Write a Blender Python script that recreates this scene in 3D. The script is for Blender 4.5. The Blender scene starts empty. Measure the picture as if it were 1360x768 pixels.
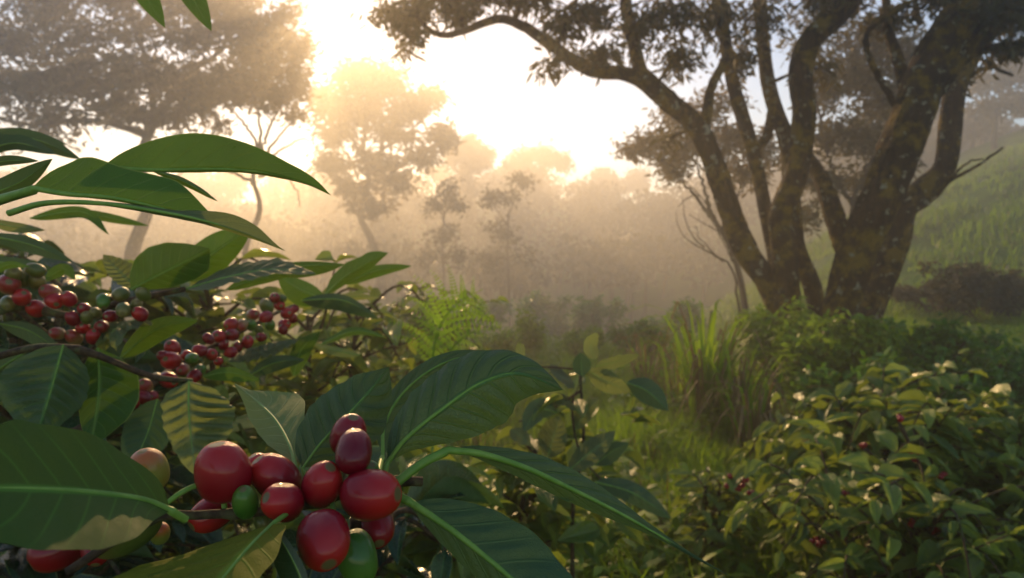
import bpy, math, random
import numpy as np
from mathutils import Vector, Matrix
R = math.radians
sc = bpy.context.scene
C = sc.collection
# ------------------------------------------------------------------ camera, sky, sun, exposure
CAM = np.array([0.0, 0.0, 1.45]); PITCH = R(3.4); FPX = 24 / 36 * 1360
FWD = np.array([0, math.cos(PITCH), -math.sin(PITCH)]); UP = np.array([0, math.sin(PITCH), math.cos(PITCH)]); RIGHT = np.array([1.0, 0, 0])
def P(x, y, d):
    """world point d metres in front of the camera that shows at photograph pixel (x, y)"""
    return CAM + d * (FWD + RIGHT * ((x - 680) / FPX) + UP * ((384 - y) / FPX))
cam = bpy.data.objects.new('camera', bpy.data.cameras.new('camera')); C.objects.link(cam)
cam.location = CAM; cam.rotation_euler = (R(90) - PITCH, 0, 0)
cam.data.lens = 24; cam.data.sensor_width = 36; cam.data.clip_start = 0.01; cam.data.clip_end = 2000
cam.data.dof.use_dof = True; cam.data.dof.focus_distance = 0.26; cam.data.dof.aperture_fstop = 19
sc.camera = cam
SUN = P(432, 4, 1) - CAM; SUN /= np.linalg.norm(SUN)
EL, AZ = math.asin(SUN[2]), math.atan2(SUN[0], SUN[1])
w = bpy.data.worlds.new('World'); sc.world = w; w.use_nodes = True
bg = w.node_tree.nodes['Background']; sky = w.node_tree.nodes.new('ShaderNodeTexSky'); sky.sky_type = 'NISHITA'
sky.sun_disc = False; sky.sun_elevation = EL; sky.sun_rotation = AZ; sky.dust_density = 0.1; sky.air_density = 1.0; sky.ozone_density = 2.0
w.node_tree.links.new(sky.outputs[0], bg.inputs[0]); bg.inputs[1].default_value = 0.14
sl = bpy.data.lights.new('sun', 'SUN'); so = bpy.data.objects.new('sun', sl); C.objects.link(so)
sl.energy = 4.1; sl.angle = R(0.53); sl.color = (1.0, 0.63, 0.285)
so.rotation_euler = Vector(SUN).to_track_quat('Z', 'Y').to_euler(); so.location = (0, 0, 30)
sc.view_settings.view_transform = 'Standard'; sc.view_settings.look = 'None'; sc.view_settings.gamma = 1
sc.view_settings.exposure = 0.25
HAZE_DENSITY, HAZE_ANISO = 0.0125, 0.68
cy = sc.cycles
cy.max_bounces = 8; cy.diffuse_bounces = 3; cy.glossy_bounces = 2; cy.transmission_bounces = 3; cy.volume_bounces = 3; cy.transparent_max_bounces = 4
cy.use_denoising = True; cy.sample_clamp_indirect = 6
try: cy.denoiser = 'OPENIMAGEDENOISE'
except Exception: pass

# ------------------------------------------------------------------ helpers
rng = np.random.default_rng(7)
def tag(o, label=None, cat=None, group=None, kind=None):
    if label: o['label'] = label
    if cat: o['category'] = cat
    if group: o['group'] = group
    if kind: o['kind'] = kind
    return o
def thing(name, loc, label, cat, group=None):
    o = bpy.data.objects.new(name, None); C.objects.link(o); o.location = loc; o.empty_display_size = 0.05
    return tag(o, label, cat, group)
def npmesh(name, v, faces, mats, uv=None, rnd=None, mi=None, smooth=True):
    """faces: list of int arrays (n,3) / (n,4); uv: per vertex (n,2); rnd: per vertex scalar"""
    me = bpy.data.meshes.new(name)
    v = np.asarray(v, np.float32); loops = np.concatenate([f.ravel() for f in faces]).astype(np.int32)
    tot = np.concatenate([np.full(len(f), f.shape[1]) for f in faces]).astype(np.int32)
    st = np.concatenate([[0], np.cumsum(tot)[:-1]]).astype(np.int32)
    me.vertices.add(len(v)); me.vertices.foreach_set('co', v.ravel())
    me.loops.add(len(loops)); me.loops.foreach_set('vertex_index', loops)
    me.polygons.add(len(tot)); me.polygons.foreach_set('loop_start', st); me.polygons.foreach_set('loop_total', tot)
    me.polygons.foreach_set('use_smooth', np.full(len(tot), smooth))
    if mi is not None: me.polygons.foreach_set('material_index', np.asarray(mi, np.int32))
    if uv is not None:
        l = me.uv_layers.new(name='UVMap'); l.data.foreach_set('uv', np.asarray(uv, np.float32)[loops].ravel())
    if rnd is not None:
        a = me.attributes.new('rnd', 'FLOAT', 'POINT'); a.data.foreach_set('value', np.asarray(rnd, np.float32))
    for m in (mats if isinstance(mats, (list, tuple)) else [mats]): me.materials.append(m)
    me.update(calc_edges=True); me.validate()
    return me
def link(name, me, parent=None, loc=None):
    o = bpy.data.objects.new(name, me); C.objects.link(o)
    if loc is not None: o.location = loc
    if parent is not None: o.parent = parent
    return o
def origin_of(o):
    p = Vector((0, 0, 0))
    while o is not None: p = p + o.location; o = o.parent
    return np.array(p)
class MB:
    """collects pieces (world coordinates) that become one mesh object"""
    def __init__(s): s.v, s.q, s.t, s.uv, s.r, s.n, s.mq, s.mt = [], [], [], [], [], 0, [], []
    def add(s, v, q=None, t=None, uv=None, r=0.5, mi=0):
        v = np.asarray(v, float).reshape(-1, 3); k = len(v)
        s.v.append(v); s.uv.append(np.zeros((k, 2)) if uv is None else np.asarray(uv).reshape(-1, 2)); s.r.append(np.broadcast_to(r, k))
        if q is not None and len(q): s.q.append(np.asarray(q).reshape(-1, 4) + s.n); s.mq.append(np.full(len(s.q[-1]), mi))
        if t is not None and len(t): s.t.append(np.asarray(t).reshape(-1, 3) + s.n); s.mt.append(np.full(len(s.t[-1]), mi))
        s.n += k
    def build(s, name, mats, parent=None, smooth=True, loc=None):
        f, mi = [], []
        if s.q: f.append(np.concatenate(s.q)); mi += s.mq
        if s.t: f.append(np.concatenate(s.t)); mi += s.mt
        org = np.zeros(3)
        if parent is not None: org = origin_of(parent)
        if loc is not None: org = np.asarray(loc, float)
        me = npmesh(name, np.concatenate(s.v) - org, f, mats, np.concatenate(s.uv), np.concatenate(s.r), np.concatenate(mi), smooth)
        return link(name, me, parent, loc if parent is None else None)
def norm(a): return a / np.maximum(np.linalg.norm(a, axis=-1, keepdims=True), 1e-9)
def spline(pts, n):
    """Catmull-Rom through pts, n samples, roughly even in length"""
    p = np.asarray(pts, float)
    if len(p) == 2: p = np.array([p[0], (p[0] + p[1]) / 2, p[1]])
    e = np.vstack([2 * p[0] - p[1], p, 2 * p[-1] - p[-2]]); out = []
    for i in range(1, len(e) - 2):
        t = np.linspace(0, 1, 16, endpoint=(i == len(e) - 3))[:, None]; a, b, c, d = e[i - 1], e[i], e[i + 1], e[i + 2]
        out.append(0.5 * (2 * b + (c - a) * t + (2 * a - 5 * b + 4 * c - d) * t ** 2 + (3 * b - a - 3 * c + d) * t ** 3))
    o = np.vstack(out); s = np.concatenate([[0], np.cumsum(np.linalg.norm(np.diff(o[:, :3], axis=0), axis=1))]); s /= s[-1]
    q = np.linspace(0, 1, n)
    return np.stack([np.interp(q, s, o[:, k]) for k in range(o.shape[1])], 1)
def tube(mb, pts, rad, seg=8, mi=0, r=0.5, rough=0.0, cap=True):
    p = np.asarray(pts, float); n = len(p); rad = np.broadcast_to(rad, n)
    T = norm(np.gradient(p, axis=0)); ref = np.array([0.31, 0.17, 0.93]) if abs(T[0][2]) < 0.9 else np.array([1.0, 0.2, 0.1])
    A = norm(np.cross(T, ref)); B = np.cross(T, A); a = np.linspace(0, 2 * np.pi, seg, endpoint=False)
    k = rad[:, None] * np.ones((n, seg))
    if rough:
        ii, jj = np.meshgrid(np.arange(n), np.arange(seg), indexing='ij'); o_ = rng.random() * 40; th = jj / seg * 2 * np.pi
        k = k * (1 + rough * (3.2 * (vnoise(np.cos(th) * 2.2 + o_, np.sin(th) * 2.2 + ii * .10) - .5) + 2. * (vnoise(ii * .6 + o_, th * 1.2) - .5) + .35 * rng.normal(size=(n, seg))))
    v = p[:, None] + (A[:, None] * np.cos(a)[None, :, None] + B[:, None] * np.sin(a)[None, :, None]) * k[..., None]
    i = np.arange(n - 1)[:, None] * seg; j = np.arange(seg)[None]; j2 = (j + 1) % seg
    q = np.stack([i + j, i + j2, i + seg + j2, i + seg + j], -1).reshape(-1, 4)
    uv = np.stack(np.broadcast_arrays(a[None] / 6.283, np.linspace(0, 1, n)[:, None]), -1)
    v = v.reshape(-1, 3); t = None
    if cap:
        v = np.vstack([v, p[-1] + T[-1] * rad[-1] * .5]); c = n * seg; b = (n - 1) * seg; jj = np.arange(seg)
        t = np.stack([b + jj, b + (jj + 1) % seg, np.full(seg, c)], 1); uv = np.vstack([uv.reshape(-1, 2), [[.5, 1]]])
    mb.add(v, q, t, uv.reshape(-1, 2), r, mi)
def sstep(a, b, x): t = np.clip((x - a) / (b - a), 0, 1); return t * t * (3 - 2 * t)
# value noise for terrain and bark
_perm = np.random.default_rng(3).random((64, 64))
def vnoise(x, y):
    xi, yi = np.floor(x).astype(int), np.floor(y).astype(int); fx, fy = x - xi, y - yi
    fx, fy = fx * fx * (3 - 2 * fx), fy * fy * (3 - 2 * fy); g = lambda i, j: _perm[i % 64, j % 64]
    return (g(xi, yi) * (1 - fx) + g(xi + 1, yi) * fx) * (1 - fy) + (g(xi, yi + 1) * (1 - fx) + g(xi + 1, yi + 1) * fx) * fy

# ------------------------------------------------------------------ materials
class NT:
    def __init__(s, name):
        s.m = bpy.data.materials.new(name); s.m.use_nodes = True; s.t = s.m.node_tree; s.t.nodes.clear()
        s.out = s.t.nodes.new('ShaderNodeOutputMaterial')
    def n(s, kind, **kw):
        nd = s.t.nodes.new(kind)
        for k, v in kw.items():
            if k == 'ins':
                for a, b in v.items(): s.put(nd, a, b)
            else: setattr(nd, k, v)
        return nd
    def put(s, nd, key, val):
        i = nd.inputs[key]
        if isinstance(val, bpy.types.NodeSocket): s.t.links.new(val, i)
        elif hasattr(val, 'outputs'): s.t.links.new(val.outputs[0], i)
        else: i.default_value = val
    def math(s, op, a, b=None, c=None, clamp=False):
        nd = s.n('ShaderNodeMath', operation=op, use_clamp=clamp); s.put(nd, 0, a)
        if b is not None: s.put(nd, 1, b)
        if c is not None: s.put(nd, 2, c)
        return nd.outputs[0]
    def mix(s, f, a, b):
        nd = s.n('ShaderNodeMix', data_type='RGBA')
        for k, v in ((0, f), (6, a), (7, b)): s.put(nd, k, v if not isinstance(v, tuple) else (*v, 1)[:4])
        return nd.outputs[2]
    def smooth(s, x, a, b, lo=0., hi=1.):
        nd = s.n('ShaderNodeMapRange', interpolation_type='SMOOTHSTEP')
        for k, v in enumerate((x, a, b, lo, hi)): s.put(nd, k, v)
        return nd.outputs[0]
    def noise(s, vec, scale, detail=3., rough=.55):
        nd = s.n('ShaderNodeTexNoise'); s.put(nd, 'Vector', vec); s.put(nd, 'Scale', float(scale)); s.put(nd, 'Detail', detail); s.put(nd, 'Roughness', rough)
        return nd.outputs[0]
def leaf_mat(name, dark, light, under, vein, trans=(.20, .36, .02), tamt=.22, rough=.34, veins=9., kv=1.6, blotch=.5, spec=.32, bump=.4, spots=0.):
    """two-sided leaf blade: glossy top, matte paler underside, light midrib and side veins, light passes through"""
    n = NT(name); tc = n.n('ShaderNodeTexCoord'); sp = n.n('ShaderNodeSeparateXYZ'); n.put(sp, 0, tc.outputs['UV'])
    at = n.n('ShaderNodeAttribute', attribute_name='rnd'); rv = at.outputs['Fac']
    u = n.math('ABSOLUTE', n.math('MULTIPLY_ADD', sp.outputs[0], 2., -1.)); v = sp.outputs[1]
    ph = n.math('SUBTRACT', n.math('MULTIPLY', v, veins), n.math('MULTIPLY', n.math('POWER', u, 1.15), kv))
    d = n.math('ABSOLUTE', n.math('SUBTRACT', n.math('FRACT', n.math('ADD', ph, 20.)), .5))
    vm = n.math('MULTIPLY', n.smooth(d, .085, .0), n.smooth(u, 1.0, .55, .25, 1.))
    mid = n.smooth(u, .085, .03)
    net = n.n('ShaderNodeTexVoronoi', feature='DISTANCE_TO_EDGE'); cmb = n.n('ShaderNodeCombineXYZ')
    n.put(cmb, 0, n.math('MULTIPLY', sp.outputs[0], 1.)); n.put(cmb, 1, n.math('MULTIPLY', v, 2.4)); n.put(net, 'Vector', cmb); n.put(net, 'Scale', 26.)
    nm = n.smooth(net.outputs[0], .10, .0)
    big = n.noise(tc.outputs['Object'], 34., 3.); fine = n.noise(tc.outputs['Object'], 420., 3.)
    f = n.math('ADD', n.math('MULTIPLY', n.math('SUBTRACT', big, .5), 2. * blotch), rv, clamp=True)
    col = n.mix(f, dark, light)
    col = n.mix(n.math('MULTIPLY', nm, .22), col, vein)
    vv = n.math('MAXIMUM', n.math('MULTIPLY', vm, .5), n.math('MULTIPLY', mid, .95))
    col = n.mix(vv, col, vein)
    if spots:
        sm = n.smooth(n.noise(tc.outputs['Object'], 150., 4.), .64, .72); col = n.mix(n.math('MULTIPLY', sm, spots), col, (.13, .075, .02))
    mg = n.smooth(u, .955, .985); col = n.mix(n.math('MULTIPLY', mg, .7), col, (.30, .36, .07))  # paler leaf margin that also imitates light caught on the edge
    ge = n.n('ShaderNodeNewGeometry'); bf = ge.outputs['Backfacing']
    uc = n.mix(n.math('MULTIPLY', vv, .7), under, vein)
    col2 = n.mix(bf, col, uc)
    h = n.math('ADD', n.math('MULTIPLY', n.math('MAXIMUM', vm, mid), -.8), n.math('MULTIPLY', nm, -.22)); h = n.math('ADD', h, n.math('MULTIPLY', fine, .22))
    bp = n.n('ShaderNodeBump', ins={'Strength': bump, 'Distance': .0010, 'Height': h})
    pr = n.n('ShaderNodeBsdfPrincipled', ins={'Base Color': col2, 'Normal': bp, 'Specular IOR Level': spec})
    n.put(pr, 'Roughness', n.math('ADD', n.math('MULTIPLY', bf, .25), n.math('MULTIPLY_ADD', fine, .22, rough - .11)))
    tr = n.n('ShaderNodeBsdfTranslucent', ins={'Normal': bp})
    n.put(tr, 'Color', n.mix(n.math('MULTIPLY', n.math('MAXIMUM', vv, n.math('MULTIPLY', nm, .55)), .7), n.mix(f, tuple(.6 * c for c in trans), trans), (.03, .06, .004)))
    mx = n.n('ShaderNodeMixShader', ins={0: tamt, 1: pr, 2: tr}); n.put(n.out, 0, mx)
    return n.m
def rough_mat(name, a, b, scale=30., rough=.8, bump=.3, dist=.004, third=None, tscale=8., vec='Object', spec=.3):
    n = NT(name); tc = n.n('ShaderNodeTexCoord'); v = tc.outputs[vec]
    f = n.noise(v, scale, 5., .6); col = n.mix(n.smooth(f, .35, .65), a, b)
    if third: col = n.mix(n.smooth(n.noise(v, tscale, 4., .65), .52, .66), col, third)
    bp = n.n('ShaderNodeBump', ins={'Strength': bump, 'Distance': dist, 'Height': n.noise(v, scale * 2.2, 5., .65)})
    n.put(n.out, 0, n.n('ShaderNodeBsdfPrincipled', ins={'Base Color': col, 'Roughness': rough, 'Normal': bp, 'Specular IOR Level': spec}))
    return n.m
def thin_leaf_mat(name, a, b, trans, tamt=.4, rough=.55):
    n = NT(name); at = n.n('ShaderNodeAttribute', attribute_name='rnd')
    col = n.mix(at.outputs['Fac'], a, b)
    pr = n.n('ShaderNodeBsdfPrincipled', ins={'Base Color': col, 'Roughness': rough, 'Specular IOR Level': .3})
    tr = n.n('ShaderNodeBsdfTranslucent', ins={'Color': n.mix(at.outputs['Fac'], tuple(.6 * c for c in trans), trans)})
    n.put(n.out, 0, n.n('ShaderNodeMixShader', ins={0: tamt, 1: pr, 2: tr}))
    return n.m
def bark_mat(name, a, b, moss, lichen, scale=9.):
    n = NT(name); tc = n.n('ShaderNodeTexCoord'); v = tc.outputs['Object']
    mp = n.n('ShaderNodeMapping', ins={0: v}); mp.inputs['Scale'].default_value = (1, 1, .35)
    f = n.noise(mp.outputs[0], scale * 2.2, 6., .65); col = n.mix(n.smooth(f, .32, .68), a, b)
    col = n.mix(n.smooth(n.noise(v, scale * .45, 5., .7), .46, .62), col, moss)
    col = n.mix(n.smooth(n.noise(v, scale * 1.1, 4., .6), .60, .66), col, lichen)
    h = n.math('ADD', n.noise(mp.outputs[0], scale * 4., 6., .7), n.math('MULTIPLY', n.noise(v, scale * .8, 4.), .8))
    bp = n.n('ShaderNodeBump', ins={'Strength': 1., 'Distance': .06, 'Height': h})
    n.put(n.out, 0, n.n('ShaderNodeBsdfPrincipled', ins={'Base Color': col, 'Roughness': .85, 'Normal': bp, 'Specular IOR Level': .2}))
    return n.m
def cherry_mat(name, bottom, top, cut=(-.2, .6), rough=.3, amt=1.):
    """skin shades from the stalk end to the navel end, freckled, with a corky scar in the navel"""
    n = NT(name); tc = n.n('ShaderNodeTexCoord'); ob = tc.outputs['Object']; oi = n.n('ShaderNodeObjectInfo')
    at = n.n('ShaderNodeAttribute', attribute_name='rnd')   # -1 stalk end .. 1 navel end
    off = n.n('ShaderNodeVectorMath', operation='ADD', ins={0: ob, 1: oi.outputs['Location']})
    nz = n.noise(off.outputs[0], 130., 4.); f = n.smooth(n.math('ADD', at.outputs['Fac'], n.math('MULTIPLY_ADD', nz, 1.2, -.6)), cut[0], cut[1])
    col = n.mix(f, bottom, top)
    col = n.mix(n.math('MULTIPLY', n.smooth(n.noise(off.outputs[0], 260., 3., .6), .5, .75), .35), col, tuple(c * .35 for c in top))
    fr = n.n('ShaderNodeTexVoronoi'); n.put(fr, 'Vector', off.outputs[0]); n.put(fr, 'Scale', 900.)
    col = n.mix(n.math('MULTIPLY', n.smooth(fr.outputs[0], .20, .08), .12), col, (.45, .28, .1))
    scar = n.smooth(n.math('ADD', at.outputs['Fac'], n.math('MULTIPLY_ADD', n.noise(off.outputs[0], 700., 3.), .10, -.05)), .955, .975)
    col = n.mix(scar, col, n.mix(n.noise(off.outputs[0], 1500., 2.), (.05, .03, .01), (.30, .24, .08)))
    bp = n.n('ShaderNodeBump', ins={'Strength': .35, 'Distance': .0006, 'Height': n.math('ADD', n.noise(off.outputs[0], 330., 4.), n.math('MULTIPLY', n.math('MULTIPLY', scar, n.noise(off.outputs[0], 1800., 2.)), 2.))})
    pr = n.n('ShaderNodeBsdfPrincipled', ins={'Base Color': col, 'Normal': bp, 'Specular IOR Level': .22})
    n.put(pr, 'Roughness', n.math('ADD', n.math('MULTIPLY', scar, .45), n.math('MULTIPLY_ADD', n.noise(off.outputs[0], 240., 4.), .3, rough - .15)))
    n.put(pr, 'Coat Weight', .5); n.put(pr, 'Coat Roughness', .05); n.put(pr, 'Subsurface Weight', .12); n.put(pr, 'Subsurface Radius', (1., .25, .1)); n.put(pr, 'Subsurface Scale', .003)
    n.put(n.out, 0, pr)
    return n.m
M = {}
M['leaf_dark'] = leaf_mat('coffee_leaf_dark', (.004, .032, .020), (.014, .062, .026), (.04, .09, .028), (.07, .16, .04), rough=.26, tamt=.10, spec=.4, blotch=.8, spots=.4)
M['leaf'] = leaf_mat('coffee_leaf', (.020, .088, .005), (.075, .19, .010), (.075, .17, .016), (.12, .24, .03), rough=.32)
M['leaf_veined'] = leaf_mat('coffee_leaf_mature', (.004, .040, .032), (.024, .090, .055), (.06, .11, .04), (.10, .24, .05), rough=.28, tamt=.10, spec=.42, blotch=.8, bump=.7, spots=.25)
M['leaf_sun_tint'] = leaf_mat('coffee_leaf_sun_tint', (.12, .20, .04), (.26, .30, .09), (.22, .26, .07), (.44, .50, .2), trans=(.38, .46, .12), rough=.45, tamt=.2, spec=.25, blotch=.9, spots=.3)  # yellow of sunlight painted into the blade colour
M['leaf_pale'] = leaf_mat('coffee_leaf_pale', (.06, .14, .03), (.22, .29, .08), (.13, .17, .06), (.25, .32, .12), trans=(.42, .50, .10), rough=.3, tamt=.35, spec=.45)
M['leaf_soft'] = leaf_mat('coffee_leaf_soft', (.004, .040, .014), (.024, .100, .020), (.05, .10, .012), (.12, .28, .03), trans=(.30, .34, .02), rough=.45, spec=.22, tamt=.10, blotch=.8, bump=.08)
M['leaf_sun_gold'] = leaf_mat('coffee_leaf_sun_gold', (.070, .110, .006), (.27, .26, .014), (.16, .17, .012), (.20, .34, .03), trans=(.34, .34, .015), rough=.5, spec=.15, tamt=.2, blotch=.8)  # gold of direct sun put into the blade colour
M['leaf_far'] = leaf_mat('coffee_leaf_bush', (.018, .085, .008), (.26, .34, .045), (.10, .14, .035), (.17, .25, .06), trans=(.44, .56, .05), rough=.30, bump=.5, tamt=.34, spec=.42)  # light end brightened to imitate sunlit bush leaves
M['petiole'] = rough_mat('green_stalk', (.15, .28, .04), (.22, .36, .06), 120., .45, .15, .0005)
M['twig'] = rough_mat('coffee_twig', (.03, .018, .009), (.10, .06, .028), 160., .8, .5, .002, (.10, .12, .04), 40.)
M['red'] = cherry_mat('coffee_cherry_red', (.27, .002, .013), (.50, .014, .013), (-.3, .9), rough=.22)
M['dark'] = cherry_mat('coffee_cherry_dark_red', (.17, .0015, .010), (.28, .004, .010), rough=.24)
M['orange'] = cherry_mat('coffee_cherry_turning', (.24, .26, .04), (.55, .14, .03), (.1, .9), rough=.36)
M['olive'] = cherry_mat('coffee_cherry_olive', (.10, .13, .02), (.26, .20, .05), (.2, 1.2), rough=.4)
M['green'] = cherry_mat('coffee_cherry_green', (.05, .15, .014), (.09, .20, .02), rough=.36)
M['blush'] = cherry_mat('coffee_cherry_blushing', (.34, .20, .06), (.33, .03, .02), (-.1, .7), rough=.36)
# ------------------------------------------------------------------ the ground
def gz(x, y):
    x = np.asarray(x, float); y = np.asarray(y, float)
    s = x / np.maximum(y, 3.); yy = np.maximum(y - 9, 0)
    hill = sstep(.24, .86, s) * np.minimum(yy, 29) * .29 * sstep(-20, 12, y)
    drop = -(1 - sstep(.12, .5, s)) * .16 * np.minimum(yy, 55)
    far = sstep(30, 100, y) * 17 * (1 - .5 * sstep(.1, .5, s)) + (vnoise(x * .05 + 7, y * .05) - .5) * 5 * sstep(35, 70, y)
    b = (vnoise(x * .35 + 9, y * .35 + 4) - .5) * .35 + (vnoise(x * 1.3, y * 1.3) - .5) * .10 + (vnoise(x * .08, y * .08) - .5) * 1.6 * sstep(10, 30, y)
    return np.minimum(hill + drop + far, 8.5) + b * sstep(1.0, 3.0, np.abs(x) + y) - .03
def pxground(px, d):
    """ground point straight under the photograph's column px at distance d"""
    p = P(px, 384, d); return np.array([p[0], p[1], float(gz(p[0], p[1]))])
a = np.linspace(-1, 1, 260); gx = np.sign(a) * (np.abs(a) * 12 + np.abs(a) ** 4 * 150)
b = np.linspace(0, 1, 260); gy = -14 + b * 34 + b ** 4 * 158
X, Y = np.meshgrid(gx, gy); Z = gz(X, Y); nx, ny = len(gx), len(gy)
i, j = np.meshgrid(np.arange(nx - 1), np.arange(ny - 1)); k = (j * nx + i).ravel()
n = NT('meadow'); tc = n.n('ShaderNodeTexCoord'); o_ = tc.outputs['Object']
col = n.mix(n.smooth(n.noise(o_, .55, 6., .65), .38, .62), (.040, .11, .008), (.085, .18, .014))
col = n.mix(n.smooth(n.noise(o_, 2.2, 5., .7), .56, .68), col, (.045, .04, .016))
bp = n.n('ShaderNodeBump', ins={'Strength': 1., 'Distance': .12, 'Height': n.noise(o_, 7., 6., .75)})
n.put(n.out, 0, n.n('ShaderNodeBsdfPrincipled', ins={'Base Color': col, 'Roughness': .9, 'Normal': bp, 'Specular IOR Level': .1}))
ground = link('ground', npmesh('ground', np.stack([X, Y, Z], -1).reshape(-1, 3), [np.stack([k, k + 1, k + nx + 1, k + nx], 1)], n.m))
tag(ground, 'green meadow slope falling into a misty valley and rising as a hill', 'ground', kind='structure')

# ------------------------------------------------------------------ loose foliage: many small leaves into one mesh
def leaves_mesh(mb, base, dirs, nrm, L, W, r, mi=0, curl=.15):
    """simple six-point leaves; base, dirs, nrm (N,3), L, W, r (N)"""
    N = len(base); dirs = norm(dirs); side = norm(np.cross(dirs, nrm)); up = np.cross(side, dirs)
    L = np.broadcast_to(L, N)[:, None]; W = np.broadcast_to(W, N)[:, None]
    p = lambda t, s, z: base + dirs * L * t + side * W * s + up * L * z
    v = np.stack([p(0, 0, 0), p(.3, .42, .02), p(.3, -.42, .02), p(.68, .36, -curl * .4), p(.68, -.36, -curl * .4), p(1, 0, -curl)], 1).reshape(-1, 3)
    o = np.arange(N)[:, None] * 6
    uv = np.tile(np.array([[.5, 0], [0, .3], [1, .3], [0, .68], [1, .68], [.5, 1]]), (N, 1))
    mb.add(v, o + np.array([[1, 3, 4, 2]]), np.concatenate([o + np.array([[0, 1, 2]]), o + np.array([[3, 5, 4]])]), uv, np.repeat(np.broadcast_to(r, N), 6), mi)
def rdir(n): return norm(rng.normal(size=(n, 3)))

# ------------------------------------------------------------------ trees
M['bark'] = bark_mat('mossy_bark', (.014, .009, .004), (.06, .034, .012), (.20, .125, .010), (.30, .29, .20))
M['bark_far'] = bark_mat('dim_bark', (.035, .026, .018), (.10, .075, .05), (.08, .07, .03), (.2, .2, .16))
M['crown_near'] = thin_leaf_mat('tree_leaf', (.028, .036, .010), (.085, .075, .022), (.20, .15, .03), .35)
M['crown_dark'] = thin_leaf_mat('tree_leaf_dark', (.022, .032, .012), (.06, .060, .02), (.16, .12, .03), .3)
M['crown_warm'] = thin_leaf_mat('tree_leaf_warm', (.05, .05, .016), (.11, .085, .025), (.30, .19, .04), .4)
def limb(mb, pts, r0, r1, n=26, seg=10, wob=.0, rough=.05):
    s = spline(pts, n)
    if wob: s[1:-1] += rng.normal(size=(n - 2, 3)) * wob
    rad = r0 + (r1 - r0) * np.linspace(0, 1, n) ** .8
    tube(mb, s, rad * (1 + .05 * np.sin(np.linspace(0, 9, n) + rng.random() * 6)), seg, rough=rough)
    return s, rad
def fill_clumps(tw, lf, anchors, clumps, L, W, twigs=14, per=22, spread=.10, droop=.5, twig_r=.012, flat=False):
    """clumps (px, py, d, rx, ry, rz): twigs run from the nearest anchor into each clump, leaves sit along their outer half"""
    anchors = np.asarray(anchors)
    for (px, py, d, rx, ry, rz, *m) in clumps:
        mul = m[0] if m else 1.; c = P(px, py, d); sx = d / FPX
        k = anchors[np.argmin(np.linalg.norm(anchors - c, axis=1))]
        mid = k + (c - k) * .55 + rng.normal(size=3) * .06 * np.linalg.norm(c - k) + np.array([0, 0, .08 * np.linalg.norm(c - k)])
        bs = spline([k, mid, c], 12); tube(tw, bs, np.linspace(twig_r * 2.2, twig_r * 1.1, 12), 6, mi=1)
        for _ in range(max(3, int(twigs * mul))):
            u = rdir(1)[0] * rng.random() ** .45
            e = c + np.array([u[0] * rx * sx, u[1] * rz, u[2] * ry * sx])
            s0 = bs[rng.integers(4, 12)]; L0 = np.linalg.norm(e - s0)
            s = spline([s0, s0 + (e - s0) * .5 + rng.normal(size=3) * .10 * L0 + np.array([0, 0, .06 * L0]), e], 9)
            tube(tw, s, np.linspace(twig_r * .8, twig_r * .25, 9), 4, cap=False, mi=1)
            q = int(per * (.6 + .8 * rng.random())); t = rng.random(q) ** .7 * .75 + .25
            pos = np.stack([np.interp(t, np.linspace(0, 1, 9), s[:, a]) for a in range(3)], 1) + rng.normal(size=(q, 3)) * spread * np.array([1, 1, .6])
            dr = rdir(q); dr[:, 2] = dr[:, 2] * .6 - droop
            nn = rdir(q) + np.array([0, 0, .8 if flat else .2])
            leaves_mesh(lf, pos, dr, nn, L * (.6 + .8 * rng.random(q)), W * (.7 + .6 * rng.random(q)), np.clip(rng.random() * .5 + rng.random(q) * .6, 0, 1))
def px3(pts): return [P(*p) for p in pts]
def far_tree(label, d, base_px, stem, limbs, clumps, L, W, mat='crown_dark', group='trees fading into the mist', bark='bark_far', tr=.16, twigs=14, per=22, spread=.12, twig_r=.014, name='tree', cat='tree', droop=.3):
    """stem: pixels from just above the ground up; limbs: lists of pixels from the stem outward"""
    g = pxground(base_px, d); root = thing(name, g, label, cat, group)
    tm, lf = MB(), MB(); tw = lf; anc = []
    s, rad = limb(tm, [g - [0, 0, .3]] + px3([(x, y, d + (q[0] if q else 0)) for x, y, *q in stem]), tr, tr * .45); anc += list(s[len(s) // 2:])
    for l in limbs:
        p = px3([(x, y, d + (q[0] if q else 0)) for x, y, *q in l]); ls, _ = limb(tm, p, tr * .45, tr * .12, wob=.02); anc += list(ls[6:])
    fill_clumps(tw, lf, anc, [(x, y, d + dz, rx, ry, rz, *m) for x, y, dz, rx, ry, rz, *m in clumps], L, W, twigs, per, spread, droop, twig_r)
    tm.build('trunk', M[bark], root); lf.build('crown', [M[mat], M[bark]], root)
    return root

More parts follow.
